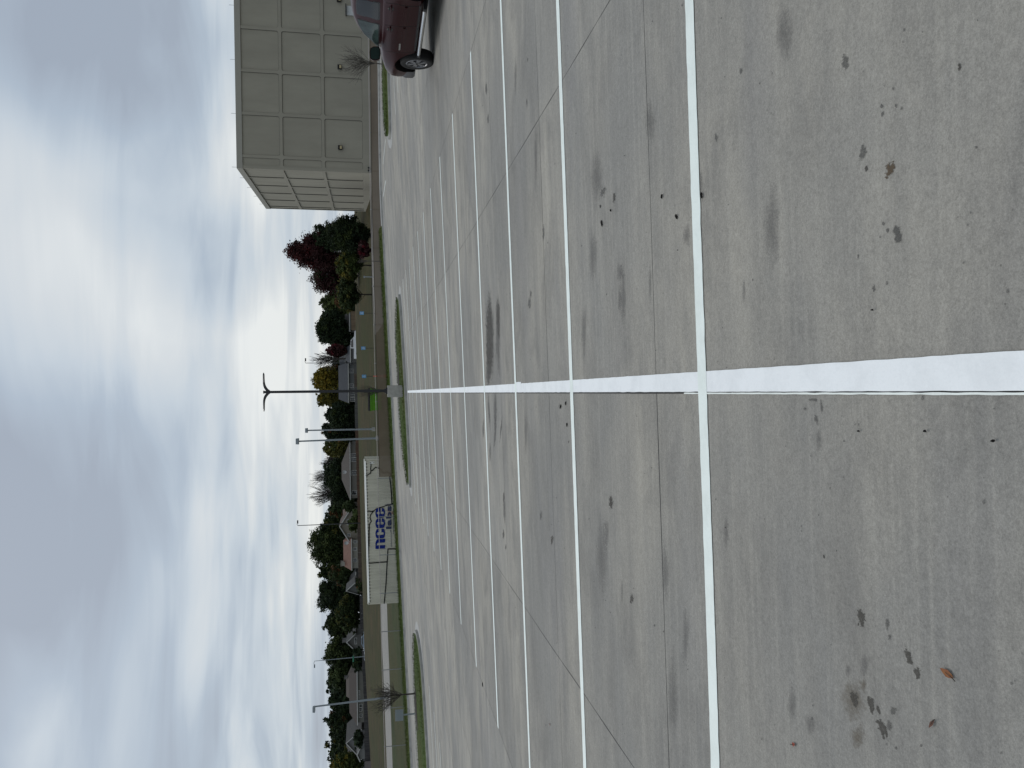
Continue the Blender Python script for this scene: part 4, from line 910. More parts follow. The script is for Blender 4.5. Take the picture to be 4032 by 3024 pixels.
tree('tall dark tree with a broken outline above the small grey gable', 2278, 2420, 1247, 1405, 222, ('deep', 'dark', 'green'), 'round', 1.4, extra=((2290, 2340, 1254, 1320),))
tree('low round olive tree leaning over the dark fence', 2338, 2502, 1322, 1414, 182, ('dark', 'olive', 'green'), 'round', 1.5)
tree('dark tree behind the grey chimney house', 2425, 2520, 1275, 1400, 222, ('dark', 'green', 'deep'), 'round', 1.1)
tree('pale topped green tree behind the street light with the green sign', 2508, 2632, 1273, 1418, 215, ('dark', 'green', 'light'), 'round', 1.3)
tree('lighter green spiky tree behind the brown roofed house', 2598, 2715, 1290, 1400, 212, ('dark', 'light', 'green'), 'round', 1.1)
tree('thin dark tree beside the leaning grey light pole', 2722, 2792, 1284, 1400, 208, ('deep', 'dark', 'green'), 'round', .8)
tree('tall ragged dark tree right of the grey gable', 2800, 2880, 1277, 1420, 204, ('deep', 'dark', 'rust'), 'round', 1.1, extra=((2780, 2812, 1312, 1400),))
tree('ragged dark tree behind the grey gable with white trim', 2862, 2968, 1312, 1410, 214, ('deep', 'dark', 'olive'), 'round', 1.0)
tree('yellow green tree at the far left edge of the houses', 2965, 3060, 1298, 1440, 190, ('green', 'goldgreen', 'gold'), 'round', 1.2)
tree('dark tree low behind the brown roof between its neighbours', 2640, 2740, 1330, 1410, 218, ('deep', 'dark'), 'round', .9)
tree('dark filler tree standing far behind the slate blue house', 1395, 1480, 1300, 1390, 212, ('deep', 'rust', 'dark'), 'round', .8)
# foreground bushes by the houses
tree('feathery green shrub against the beige gabled house', 2028, 2098, 1368, 1416, 176, ('green', 'light', 'dark'), 'round', 1.0, name='shrub', group='shrubs by the far houses', extra=((2005, 2045, 1385, 1418),))
tree('mossy green shrub beside the hip roofed house', 1968, 2020, 1345, 1405, 180, ('dark', 'olive', 'green'), 'round', 1.0, name='shrub', group='shrubs by the far houses')
tree('dark shrub below the grey gable with white trim', 2872, 2945, 1392, 1432, 174, ('deep', 'green', 'dark'), 'round', 1.0, name='shrub', group='shrubs by the far houses')
tree('dark shrub between the brown roofed house and the street light', 2545, 2650, 1385, 1432, 176, ('deep', 'dark'), 'round', 1.0, name='shrub', group='shrubs by the far houses')
tree('vine like shrub over the end of the brown fence', 2262, 2345, 1400, 1432, 171, ('dark', 'rust', 'green'), 'round', 1.0, name='shrub', group='shrubs by the far houses', leaf=.22)
dw = MB(); rnd = random.Random(77)
for i in range(46):
    ya = 1120+i*43; xt = 1296+28*noise.noise(Vector((i*.5, 0, 0)))+(18 if 1400 < ya < 1780 else 0); T = at(xt, ya, 246); Bb = at(1400, ya, 246)
    crown(dw, T.x, T.y+rnd.uniform(-6, 6), (T.z+Bb.z)/2-1, 4.2, 4, (T.z-Bb.z)/2+1.5, 46, 40, .6, rnd, 3)
tag(dw.build('distant_trees', [LM['deep'], LM['dark'], LM['olive']], fix=False), 'dark mass of distant trees closing the gaps behind the houses', 'woods', kind='stuff')
# young bare trees near the lot
def fpt(x, y, Y): return at(x, y, Y)
B1 = gp(1531, 252, .18)
bare('bare young tree on the island beyond the pickup truck', 172, 318, 1321, 1531, 43.0, M_barkg, 4, .032, .28, 31, 'young bare trees on the parking islands', 252, minr=.0045)
bare('bare young tree behind the concrete lamp block', 1488, 1580, 1388, 1583, 43.1, M_bark, 4, .03, .30, 37, 'young bare trees on the parking islands', 1538, minr=.004)
bare('bare brown young tree on the left island beside the grey sign', 2655, 2826, 1446, 1638, 45.2, M_bark, 4, .045, .36, 33, 'young bare trees on the parking islands', 2731, minr=.0045)
bare('spindly young tree with hardly a twig on the verge by the fence', 1014, 1048, 1405, 1505, 61.0, M_barkg, 3, .028, .5, 35, None, 1029, name='young_tree', nb=2)
# ------------------------------------------------------------------ wood fences
def wood_fence(y0, y1, xt0, xt1, Y0_, Y1_, cols, label, hgt=1.8, tag_group='wooden garden fences along the far street'):
    A_ = at(xt0, y0, Y0_); B_ = at(xt1, y1, Y1_); o = empty('wooden_fence', (A_.x, A_.y, A_.z-hgt), label, 'fence', tag_group)
    Lf = math.hypot(B_.x-A_.x, B_.y-A_.y); d = Vector((B_.x-A_.x, B_.y-A_.y, 0)).normalized(); nb_ = int(Lf/.145); rnd = random.Random(int(y0)); b = MB()
    for i in range(nb_):
        f0, f1 = i/nb_, (i+1)/nb_-.006/Lf*1; dz = rnd.uniform(-.025, .025); pz = (B_.z-A_.z)
        sec = int(i*.145/2.4); dz += .04*math.sin(sec*2.3)
        p = d*Lf*f0; q = d*Lf*f1; yo = rnd.uniform(-.01, .01); mi = rnd.choice((0, 0, 1, 1, 2))
        b.hexa([(p.x, p.y+yo, -1.0+pz*f0), (q.x, q.y+yo, -1.0+pz*f0), (q.x, q.y+yo+.02, -1.0+pz*f0), (p.x, p.y+yo+.02, -1.0+pz*f0), (p.x, p.y+yo, hgt+pz*f0+dz), (q.x, q.y+yo, hgt+pz*f0+dz), (q.x, q.y+yo+.02, hgt+pz*f0+dz), (p.x, p.y+yo+.02, hgt+pz*f0+dz)], mi)
    b.build('boards', cols, o, fix=False); b = MB(); pz = B_.z-A_.z
    for hh in (.4, 1.5): p = d*Lf; b.hexa([(0, .03, hh), (p.x, p.y+.03, hh+pz), (p.x, p.y+.07, hh+pz), (0, .07, hh), (0, .03, hh+.08), (p.x, p.y+.03, hh+pz+.08), (p.x, p.y+.07, hh+pz+.08), (0, .07, hh+.08)])
    b.build('rail', cols[0], o); return o
def wc(n, *cs): return [mat('%s_board_%d' % (n, i), c, .9, tuple(k*.75 for k in c), 2, stretch=(1, 1, .3)) for i, c in enumerate(cs)]
W_tan = wc('tan', (.17, .125, .08), (.15, .11, .07), (.19, .14, .09)); W_grey = wc('grey', (.085, .085, .08), (.10, .098, .09), (.07, .07, .067))
W_red = wc('red', (.095, .055, .035), (.075, .045, .030), (.115, .065, .04)); W_brown = wc('brown', (.085, .062, .046), (.07, .055, .044), (.10, .075, .055)); W_dark = wc('dark', (.052, .050, .050), (.040, .039, .040), (.066, .062, .060))
wood_fence(1300, 1225, 1384, 1381, 172, 172, W_tan, 'light tan wooden fence left of the olive trees by the building')
wood_fence(1470, 1402, 1394, 1389, 170, 170, W_grey, 'grey wooden fence section with dark weathering in front of the slate blue house')
wood_fence(1524, 1471, 1396, 1394, 170, 170, W_brown, 'brown wooden fence section right of the black lamp pole')
wood_fence(1684, 1525, 1398, 1396, 170, 170, W_grey, 'long grey weathered wooden fence in front of the dense dark tree')
wood_fence(2060, 1685, 1410, 1398, 170, 170, W_red, 'long reddish brown wooden fence in front of the hip roofed house')
wood_fence(2175, 2061, 1409, 1408, 170, 170, W_brown, 'brown wooden fence in front of the beige gabled house')
wood_fence(2335, 2176, 1412, 1409, 170, 170, W_brown, 'brown wooden fence in front of the brick red roofed house')
wood_fence(2478, 2345, 1419, 1415, 170, 170, W_dark, 'dark wooden fence under the low round olive tree')
wood_fence(2700, 2562, 1430, 1424, 170, 170, W_dark, 'dark wooden fence beside the street light with the green sign')
wood_fence(2998, 2701, 1437, 1431, 170, 170, W_dark, 'longest dark wooden fence, in front of the brown roofed house')
wood_fence(3070, 2999, 1438, 1437, 169, 169, wc('pale', (.17, .15, .14), (.15, .13, .125), (.18, .16, .15)), 'pale fence section at the far left edge')
# ------------------------------------------------------------------ houses
M_pane = mat('window_pane', (.012, .015, .018), .08, spec=.6); M_trim = mat('white_trim', (.42, .42, .40), .6)
def house(label, y0, y1, Y, x_eave, wallc, roofc, ridge=None, gable=None, wins=(), depth=9., oh=.4, trimc=None, chim=None, hip=True, slope_pts=None, roof2=None):
    "y0>y1 native rows of the left and right wall ends; heights from native columns; ridge=(yl,yr,x) or gable=(y_peak,x_peak)"
    A_ = at(x_eave, y0, Y); B_ = at(x_eave, y1, Y); zb = zt((A_.x+B_.x)/2, Y)-.6
    o = empty('house', (A_.x, Y, zb), label, 'house', None)
    W = B_.x-A_.x; he = (A_.z+B_.z)/2-zb
    wallc = tuple(k*.78 for k in wallc); roofc = tuple(k*.8 for k in roofc)
    Mw_ = mat('wall_'+label[:14], wallc, .85, tuple(c*.9 for c in wallc), .8); Mr_ = mat('roof_'+label[:14], roofc, .9, tuple(c*.75 for c in roofc), 1.5, stretch=(1, 1, 3))
    b = MB(); b.box(0, W, 0, depth, -2, he)
    if gable:
        pk = at(gable[1], gable[0], Y); xp, hp_ = pk.x-A_.x, pk.z-zb
        b.prism([(0, he), (W, he), (xp, hp_)], 0, depth)
    b.build('wall', Mw_, o)
    r = MB(); t_ = .16
    if gable:
        for (xa, xb_) in ((0, xp), (W, xp)):
            s_ = -1 if xa < xp else 1; ex = xa+s_*oh; ez = he-(hp_-he)/abs(xp-xa)*oh
            r.hexa([(ex, -oh, ez), (xb_, -oh, hp_), (xb_, depth+oh, hp_), (ex, depth+oh, ez), (ex, -oh, ez+t_), (xb_, -oh, hp_+t_), (xb_, depth+oh, hp_+t_), (ex, depth+oh, ez+t_)])
        rf = r.build('roof', Mr_, o); tb = MB()
        for (xa, xb_) in ((0, xp), (W, xp)):
            s_ = -1 if xa < xp else 1; ex = xa+s_*oh; ez = he-(hp_-he)/abs(xp-xa)*oh
            tb.hexa([(ex, -oh-.05, ez-.08), (xb_, -oh-.05, hp_-.08), (xb_, -oh-.004, hp_-.08), (ex, -oh-.004, ez-.08), (ex, -oh-.05, ez+t_+.02), (xb_, -oh-.05, hp_+t_+.02), (xb_, -oh-.004, hp_+t_+.02), (ex, -oh-.004, ez+t_+.02)])
        tb.build('bargeboard', trimc or M_trim, rf)
    else:
        rl = at(ridge[2], ridge[0], Y+depth/2); rr_ = at(ridge[2], ridge[1], Y+depth/2); xl, xr, hr = rl.x-A_.x, rr_.x-A_.x, (rl.z+rr_.z)/2-zb
        e0, e1 = -oh, W+oh
        top = [(e0, -oh, he+t_), (e1, -oh, he+t_), (e1, depth+oh, he+t_), (e0, depth+oh, he+t_), (xl, depth/2, hr), (xr, depth/2, hr)]
        bot = [(p[0], p[1], p[2]-t_) for p in top[:4]]
        r.add(top+bot, [(0, 1, 5, 4), (1, 2, 5), (2, 3, 4, 5), (3, 0, 4), (6, 7, 8, 9), (0, 6, 7, 1), (1, 7, 8, 2), (2, 8, 9, 3), (3, 9, 6, 0)])
        rf = r.build('roof', Mr_, o)
        tb = MB(); tb.box(e0, e1, -oh-.04, -oh-.003, he-.05, he+t_+.01); tb.build('gutter', trimc or M_trim, rf)
    if chim:
        c0 = at(chim[2], chim[0], Y+depth*.5); c1 = at(chim[2], chim[1], Y+depth*.5); b = MB(); b.box(c0.x-A_.x, c1.x-A_.x, depth*.4, depth*.6, he, c0.z-zb); b.box(c0.x-A_.x-.08, c1.x-A_.x+.08, depth*.4-.08, depth*.6+.08, c0.z-zb, c0.z-zb+.12)
        ch_ = b.build('chimney', mat('chimney_'+label[:10], tuple(c*1.1 for c in wallc), .8), rf)
    for (wy0, wy1, wx0, wx1) in wins:
        p = at(wx0, wy0, Y)-Vector((A_.x, Y, zb)); q = at(wx1, wy1, Y)-Vector((A_.x, Y, zb)); f = .10
        b = MB(); x0_, x1_, z1_, z0_ = p.x, q.x, p.z, q.z
        for (a0, a1, c0, c1) in ((x0_-f, x0_, z0_-f, z1_+f), (x1_, x1_+f, z0_-f, z1_+f), (x0_, x1_, z1_, z1_+f), (x0_, x1_, z0_-f, z0_), ((x0_+x1_)/2-.03, (x0_+x1_)/2+.03, z0_, z1_)): b.box(a0, a1, -.06, .02, c0, c1)
        wf = b.build('window', M_trim, o); b = MB(); b.quad((x0_, -.02, z0_), (x1_, -.02, z0_), (x1_, -.02, z1_), (x0_, -.02, z1_)); b.build('pane', M_pane, wf)
    return o
house('slate blue house with a dark grey roof and white framed windows behind the lamp pole', 1580, 1436, 190, 1373, (.17, .18, .18), (.045, .052, .064), ridge=(1572, 1440, 1333), wins=((1467, 1454, 1376, 1390), (1526, 1512, 1378, 1391), (1562, 1546, 1378, 1396), (1580, 1566, 1380, 1396)))
house('small grey garage with white eaves behind the white pickup truck', 1424, 1366, 184, 1381, (.16, .165, .165), (.05, .056, .068), ridge=(1420, 1370, 1361), depth=6)
house('grey toned house with one low dormer right of the slate house, half hidden', 1436, 1405, 200, 1360, (.15, .155, .155), (.055, .06, .07), ridge=(1434, 1408, 1336), depth=7)
house('taupe house with a wide grey brown hip roof and many tall windows', 1962, 1748, 188, 1380, (.20, .19, .17), (.085, .072, .064), ridge=(1888, 1822, 1345), wins=((1800, 1786, 1382, 1404), (1817, 1803, 1382, 1404), (1870, 1853, 1384, 1404), (1948, 1933, 1386, 1404)))
house('beige gabled house with brown roof behind the feathery shrub', 2126, 2020, 184, 1372, (.26, .235, .19), (.12, .085, .07), gable=(2072, 1338), wins=((2112, 2102, 1368, 1379), (2066, 2045, 1368, 1382)), depth=10)
house('narrow taupe wing with a sloping brown roof right of the beige gable', 2030, 1992, 188, 1366, (.20, .185, .16), (.13, .085, .07), ridge=(2027, 1995, 1350), depth=6)
house('cream house with a brick red roof and a pale chimney', 2238, 2127, 183, 1386, (.30, .29, .25), (.19, .095, .068), ridge=(2228, 2127, 1352), wins=((2137, 2129, 1393, 1405), (2166, 2157, 1392, 1404), (2212, 2198, 1392, 1404)), chim=(2226, 2211, 1344), depth=8)
house('small grey gabled shed house among dark trees', 2334, 2300, 180, 1392, (.13, .135, .13), (.10, .10, .10), gable=(2326, 1364), depth=6)
house('grey roofed low house left of the brick red roof', 2302, 2256, 200, 1402, (.10, .10, .10), (.085, .085, .082), ridge=(2300, 2270, 1375), depth=7)
house('grey house end with a tall chimney between olive and green trees', 2556, 2500, 186, 1395, (.15, .148, .14), (.09, .09, .088), gable=(2528, 1366), chim=(2526, 2516, 1350), wins=((2535, 2512, 1398, 1404),), depth=8)
house('long house with a dark brown roof and pale walls on the left', 2846, 2648, 182, 1408, (.19, .185, .165), (.034, .023, .019), ridge=(2806, 2650, 1375), wins=((2799, 2787, 1415, 1425), (2785, 2773, 1415, 1425), (2823, 2812, 1415, 1425), (2748, 2720, 1412, 1416)))
house('rear brown roof rising behind the long dark brown one', 2745, 2668, 196, 1385, (.16, .15, .14), (.07, .055, .046), ridge=(2742, 2672, 1363), chim=(2670, 2664, 1358), depth=7)
house('light grey gabled house with crisp white trim at far left', 2982, 2876, 184, 1418, (.20, .20, .20), (.095, .093, .090), gable=(2924, 1364), depth=10)
house('low light grey garage gable with white trim beside the gabled house', 2990, 2950, 178, 1416, (.24, .245, .24), (.10, .10, .10), gable=(2970, 1407), depth=5)
house('wide grey roof at the far left behind the garage gable', 3060, 2935, 194, 1416, (.2, .2, .2), (.095, .093, .09), ridge=(3060, 2935, 1364), depth=9)
house('pale house wall glimpsed above the tan fence', 1300, 1235, 188, 1378, (.20, .20, .19), (.075, .07, .066), ridge=(1290, 1240, 1358), depth=8)
# satellite dishes on roofs
for (x, y, Y, lb) in ((1356, 1859, 186, 'white satellite dish on the roof of the hip roofed house'), (1364, 2138, 181, 'white satellite dish on the edge of the brick red roof')):
    p = at(x, y, Y); o = empty('satellite_dish', p, lb, 'satellite dish', 'satellite dishes on the far roofs')
    b = MB(); vs = [(0, .08, 0)]+[(.42*f*math.cos(a), .08-.16*f*f, .5*f*math.sin(a)) for f in (.5, 1) for a in frange(0, 2*math.pi*15/16, 15)]
    b.add(vs, [(0, 1+i, 1+(i+1) % 16) for i in range(16)]+[(1+i, 17+i, 17+(i+1) % 16, 1+(i+1) % 16) for i in range(16)]); b.build('dish', mat('dish', (.4, .4, .4), .5), o, smooth=True)
    b = MB(); b.tube([(0, .1, 0), (0, .8, -.9)], .04, 6); b.build('arm', M_galv, o)
# ------------------------------------------------------------------ small far vehicles
M_glass = mat('car_glass', (.010, .012, .014), .06, spec=.7); M_tyre = mat('tyre', (.010, .010, .010), .85); M_rim = mat('alloy', (.24, .24, .25), .4, metal=.8)
def wheel(o, x, z, y, r, w_, nm='wheel'):
    b = MB(); b.tube([(x, y, z), (x, y+w_*.15, z), (x, y+w_*.85, z), (x, y+w_, z)], [r*.93, r, r, r*.93], 18); wo = b.build(nm, M_tyre, o, smooth=True, ang=30)
    b = MB(); b.tube([(x, y-.006, z), (x, y+.02, z)], [r*.60, r*.6], 14); b.build('rim', M_rim, wo)
def far_car(label, xw, zw, Yc, Ln, prof, cab, col, rz_=0, width=1.8, wheels=(.9, 3.6), wr=.34, nm='parked_car', cat='car', grp='vehicles parked on the far street', extra=None, bedbox=None):
    "prof: lower body side outline (x,z), cab: greenhouse outline (x,z), x from the nose"
    o = empty(nm, (xw, Yc, zw), label, cat, grp, rz_); M_c = mat('car_paint_'+label[:9], col, .25, spec=.6)
    b = MB(); n = len(prof); yo = [0, .06, width-.06, width]; 
    vs = []; 
    for y, k in ((0.06, .97), (0, 1), (width, 1), (width-.06, .97)):
        cx_ = Ln/2; vs += [(cx_+(p[0]-cx_)*(k if p[1] > .5 else 1), y+(.05 if p[1] > .75 and y < 1 else (-.05 if p[1] > .75 else 0)), p[1]) for p in prof]
    b.add(vs, [(j*n+i, j*n+(i+1) % n, (j+1)*n+(i+1) % n, (j+1)*n+i) for j in range(3) for i in range(n)]+[tuple(range(n)), tuple(range(4*n-1, 3*n-1, -1))])
    body = b.build('body', M_c, o, smooth=True, ang=30)
    b = MB(); m_ = len(cab); zb_, zt_ = min(p[1] for p in cab), max(p[1] for p in cab)
    vs = []
    for s_ in (0, 1): vs += [(p[0], (.08+.16*(p[1]-zb_)/(zt_-zb_)) if s_ == 0 else width-(.08+.16*(p[1]-zb_)/(zt_-zb_)), p[1]) for p in cab]
    b.add(vs, [tuple(range(m_)), tuple(range(2*m_-1, m_-1, -1))]+[(i, m_+i, m_+(i+1) % m_, (i+1) % m_) for i in range(m_)]); b.build('cab', M_c, o)
    # side glass inset following the cab outline
    cx_ = sum(p[0] for p in cab)/m_; cz_ = (zb_+zt_)/2
    g = [(cx_+(p[0]-cx_)*.86, cz_+(p[1]-cz_)*.72+.02) for p in cab]
    for s_ in (0, 1):
        b = MB(); vs = [(p[0], (.065+.16*(p[1]-zb_)/(zt_-zb_)) if s_ == 0 else width-(.065+.16*(p[1]-zb_)/(zt_-zb_)), p[1]) for p in g]; b.add(vs, [tuple(range(m_))]); b.build('side_window', M_glass, o)
    b = MB(); p, q = cab[0], cab[1]; dx, dz = q[0]-p[0], q[1]-p[1]; a = .12
    b.quad((p[0]+dx*a-.012, .14, p[1]+dz*a+.01), (p[0]+dx*a-.012, width-.14, p[1]+dz*a+.01), (p[0]+dx*(1-a)-.012, width-.24, p[1]+dz*(1-a)+.01), (p[0]+dx*(1-a)-.012, .24, p[1]+dz*(1-a)+.01)); b.build('windshield', M_glass, o)
    for x in wheels:
        for y in (-.012, width-.2): wheel(o, x, wr, y, wr, .21)
    for y in (.1, width-.35):
        b = MB(); b.box(-.012, .04, y, y+.25, .62, .78); b.build('headlight', mat('headlight', (.5, .5, .48), .2), o)
        b = MB(); b.box(Ln-.04, Ln+.012, y, y+.2, .7, .9); b.build('tail_light', mat('tail_light', (.25, .01, .01), .3), o)
    b = MB(); b.box(-.05, .03, .05, width-.05, .36, .55); b.box(Ln-.03, Ln+.05, .05, width-.05, .4, .58); b.build('bumper', M_blk if col[0] < .3 else mat('grey_plastic', (.08, .08, .08), .6), o)
    return o
Yp = 160.; pL, pR = at(1400, 1411, Yp), at(1400, 1302, Yp); top_ = at(1380, 1350, Yp).z
zwp = top_-1.88
# nose points to image up (towards +x in world), so turn by 180 degrees
o = far_car('white crew cab pickup truck parked at the crest beyond the lawn', pR.x, zwp, Yp+2, pR.x-pL.x,
    [(0, .5), (.0, .95), (.15, 1.08), (1.35, 1.2), (3.45, 1.22), (3.5, 1.24), (5.65, 1.26), (5.72, .55), (5.2, .45), (.6, .42)], [(1.25, 1.2), (1.95, 1.82), (3.3, 1.88), (3.5, 1.8), (3.55, 1.2)], (.72, .73, .74), math.pi, 1.95, (1.0, 4.65), .4, 'pickup_truck', 'pickup truck')
c1 = at(1422, 2475, 160); 
far_car('pale blue sedan parked by the dark fence on the left', at(1438, 2477, 160).x, at(1422, 2505, 160).z-1.45, 162, 4.7, [(0, .4), (0, .7), (.3, .82), (1.3, .92), (3.9, .95), (4.65, .9), (4.7, .45), (4.2, .3), (.5, .3)], [(1.1, .92), (1.9, 1.40), (3.1, 1.44), (4.0, .95)], (.30, .38, .46), math.pi, 1.75, (.85, 3.7), .32)
far_car('white sedan mostly below the crest behind the pale blue one', at(1438, 2535, 166).x, at(1433, 2550, 166).z-1.42, 167, 4.5, [(0, .4), (0, .7), (.3, .82), (1.3, .92), (3.9, .95), (4.45, .9), (4.5, .45), (4.2, .3), (.5, .3)], [(1.1, .92), (1.9, 1.38), (3.1, 1.42), (3.9, .95)], (.55, .58, .60), math.pi, 1.75, (.85, 3.6), .32)
# ------------------------------------------------------------------ maroon pickup truck (local: x forward from the front axle, y to its left, z up)
az = R(2.0); fwd = Vector((-math.sin(az), math.cos(az), 0)); lft = Vector((-math.cos(az), -math.sin(az), 0))
fc = Vector((7.62, 18.35, 0)); ctr = fc-lft*.98
def gz(p): return zl(p.x, p.y)
o3 = Vector((ctr.x, ctr.y, (gz(fc)+gz(fc-lft*1.96))/2))
f3 = (fwd+Vector((0, 0, (gz(fc)-gz(fc-fwd*3.3))/3.3))).normalized(); l3 = (lft+Vector((0, 0, (gz(fc)-gz(fc-lft*1.96))/1.96))).normalized(); u3 = f3.cross(l3).normalized(); l3 = u3.cross(f3)
trk = empty('pickup_truck', o3, 'dark maroon crew cab pickup truck with chrome side step, cut off by the photo edge', 'pickup truck')
trk.rotation_euler = Matrix(((f3.x, l3.x, u3.x), (f3.y, l3.y, u3.y), (f3.z, l3.z, u3.z))).to_euler()
m, nt, bs = nt_new('maroon_paint'); bs.inputs['Base Color'].default_value = (.026, .0011, .0028, 1); bs.inputs['Roughness'].default_value = .28; bs.inputs['Coat Weight'].default_value = .04; bs.inputs['Coat Roughness'].default_value = .04; bs.inputs['Metallic'].default_value = .35; bs.inputs['Specular IOR Level'].default_value = .12
M_mar = m; M_well = mat('wheel_well', (.006, .006, .006), .9); M_trimb = mat('black_trim', (.010, .010, .011), .45); M_chrome = mat('chrome', (.62, .62, .62), .18, metal=1.0)
st_x = [.98, .93, .84, .70, .50, .25, 0, -.25, -.50, -.62, -.9, -1.3, -1.7, -2.1, -2.5, -2.68, -2.9, -3.15, -3.4, -3.7, -4.1, -4.45, -4.6]
def ztop(x): return interp(x, [-4.6, -3.2, -2.7, -.62, -.5, 0, .5, .84, .93, .98], [1.32, 1.33, 1.25, 1.245, 1.23, 1.19, 1.12, 1.03, .97, .88])
def hw(x): return interp(x, [-4.6, -4.4, .45, .70, .84, .93, .98], [.93, .975, .975, .955, .915, .85, .78])
def sect(x):
    w_ = hw(x); t = ztop(x); zb = .40 if x < .6 else interp(x, [.6, .98], [.40, .52])
    fl = max(math.exp(-((x)/.42)**4), math.exp(-((x+3.3)/.42)**4))*.035
    crown = .045 if x > -.55 else (.0 if x > -2.7 else 0)
    pts = [(0, zb), (.70, zb), (.90*w_, zb+.01), (w_*.965, zb+.07), (w_*.985+fl*.4, .56), (w_*.995+fl, .70), (w_+fl, .82), (w_*.997+fl, .93), (w_*.985+fl*.6, 1.02 if t > 1.1 else t-.10), (w_*.965, t-.075), (w_*.935, t-.025), (w_*.89, t), (w_*.80, t+.012+crown*.4), (w_*.55, t+.015+crown*.8), (0, t+.015+crown)]
    if t < 1.12: pts[8] = (w_*.98+fl*.6, t-.11); pts[7] = (w_*.99+fl, t-.17)
    if t < 1.0: pts[6] = (w_*.995+fl, t-.24)
    return pts
b = MB(); rings = []
for x in st_x:
    s_ = sect(x); ring = [(x, y, z) for y, z in s_]+[(x, -y, z) for y, z in reversed(s_[1:-1])]; rings.append(ring)
n = len(rings[0]); vs = [p for r_ in rings for p in r_]
b.add(vs, [(j*n+i, j*n+(i+1) % n, (j+1)*n+(i+1) % n, (j+1)*n+i) for j in range(len(rings)-1) for i in range(n)]+[tuple(range(n)), tuple((len(rings)-1)*n+i for i in range(n))])
body = b.build('body', [M_mar, M_well], trk, smooth=False)
cut = MB()
for xw in (0, -3.3):
    for s_ in (-1, 1): cut.tube([(xw, s_*.62, .40), (xw, s_*1.3, .40)], [.515, .515], 40)
cuto = cut.build('cutter', [M_well]); cuto.parent = trk
md = body.modifiers.new('arch', 'BOOLEAN'); md.operation = 'DIFFERENCE'; md.object = cuto; md.solver = 'EXACT'
try: md.material_mode = 'TRANSFER'
except Exception: pass
bpy.context.view_layer.update(); dg = bpy.context.evaluated_depsgraph_get(); me2 = bpy.data.meshes.new_from_object(body.evaluated_get(dg)); body.modifiers.clear(); body.data = me2; bpy.data.objects.remove(cuto)
me2.polygons.foreach_set('use_smooth', [True]*len(me2.polygons)); me2.set_sharp_from_angle(angle=R(32))
# greenhouse
GL = [(1.20, -.48, -3.30, .915), (1.27, -.50, -3.28, .905), (1.45, -.70, -3.22, .870), (1.62, -.92, -3.14, .825), (1.74, -1.20, -3.06, .790), (1.81, -1.45, -3.0, .760), (1.855, -1.72, -2.92, .70), (1.885, -2.05, -2.75, .52), (1.895, -2.25, -2.6, .25)]
def gh(z, k): return interp(z, [g_[0] for g_ in GL], [g_[k] for g_ in GL])
b = MB(); ringl = []
for z, xf, xr, w_ in GL:
    half = [(xf+.10, 0), (xf+.085, w_*.35), (xf+.04, w_*.65), (xf-.03, w_*.86), (xf-.14, w_*.975), (xf-.34, w_), ((xf*2+xr)/3-.1, w_), ((xf+xr*2)/3, w_), (xr+.22, w_), (xr+.07, w_*.95), (xr, w_*.8), (xr, 0)]
    ringl.append([(x, y, z) for x, y in half]+[(x, -y, z) for x, y in reversed(half[1:-1])])
n = len(ringl[0]); vs = [p for r_ in ringl for p in r_]
b.add(vs, [(j*n+i, j*n+(i+1) % n, (j+1)*n+(i+1) % n, (j+1)*n+i) for j in range(len(ringl)-1) for i in range(n)]+[tuple((len(ringl)-1)*n+i for i in range(n))])
b.build('cab', M_mar, trk, smooth=True, ang=40)
def side_patch(poly, off, name, m_, parent, s_=1, sub=6):
    "polygon (x,z) laid on the cab side, offset outwards"
    b = MB(); P_ = []
    for i in range(len(poly)):
        a, c = poly[i], poly[(i+1) % len(poly)]
        for k in range(sub): P_.append((a[0]+(c[0]-a[0])*k/sub, a[1]+(c[1]-a[1])*k/sub))
    cx_ = sum(p[0] for p in P_)/len(P_); cz_ = sum(p[1] for p in P_)/len(P_); n = len(P_)
    V_ = []
    for f in (1, .66, .33):
        for p in P_: x, z = cx_+(p[0]-cx_)*f, cz_+(p[1]-cz_)*f; V_.append((x, s_*(gh(z, 3)+off), z))
    V_.append((cx_, s_*(gh(cz_, 3)+off), cz_))
    b.add(V_, [(j*n+i, j*n+(i+1) % n, (j+1)*n+(i+1) % n, (j+1)*n+i) for j in range(2) for i in range(n)]+[(2*n+i, 2*n+(i+1) % n, 3*n) for i in range(n)])
    return b.build(name, m_, parent, smooth=True, ang=80)
def rpoly(pts, k=.12):
    out = []
    n = len(pts)
    for i in range(n):
        p = Vector(pts[i]); a = Vector(pts[i-1]); c = Vector(pts[(i+1) % n]); r_ = min(k, (a-p).length*.4, (c-p).length*.4)
        s0 = p+(a-p).normalized()*r_; s1 = p+(c-p).normalized()*r_
        for t in (0, .25, .5, .75, 1): out.append(tuple((s0*(1-t)**2+p*2*t*(1-t)+s1*t*t)))
    return out
M_gf = mat('front_door_glass', (.055, .085, .078), .08, (.02, .03, .028), 1.8, spec=.25); M_gr = mat('rear_door_glass', (.010, .012, .015), .14, spec=.25)
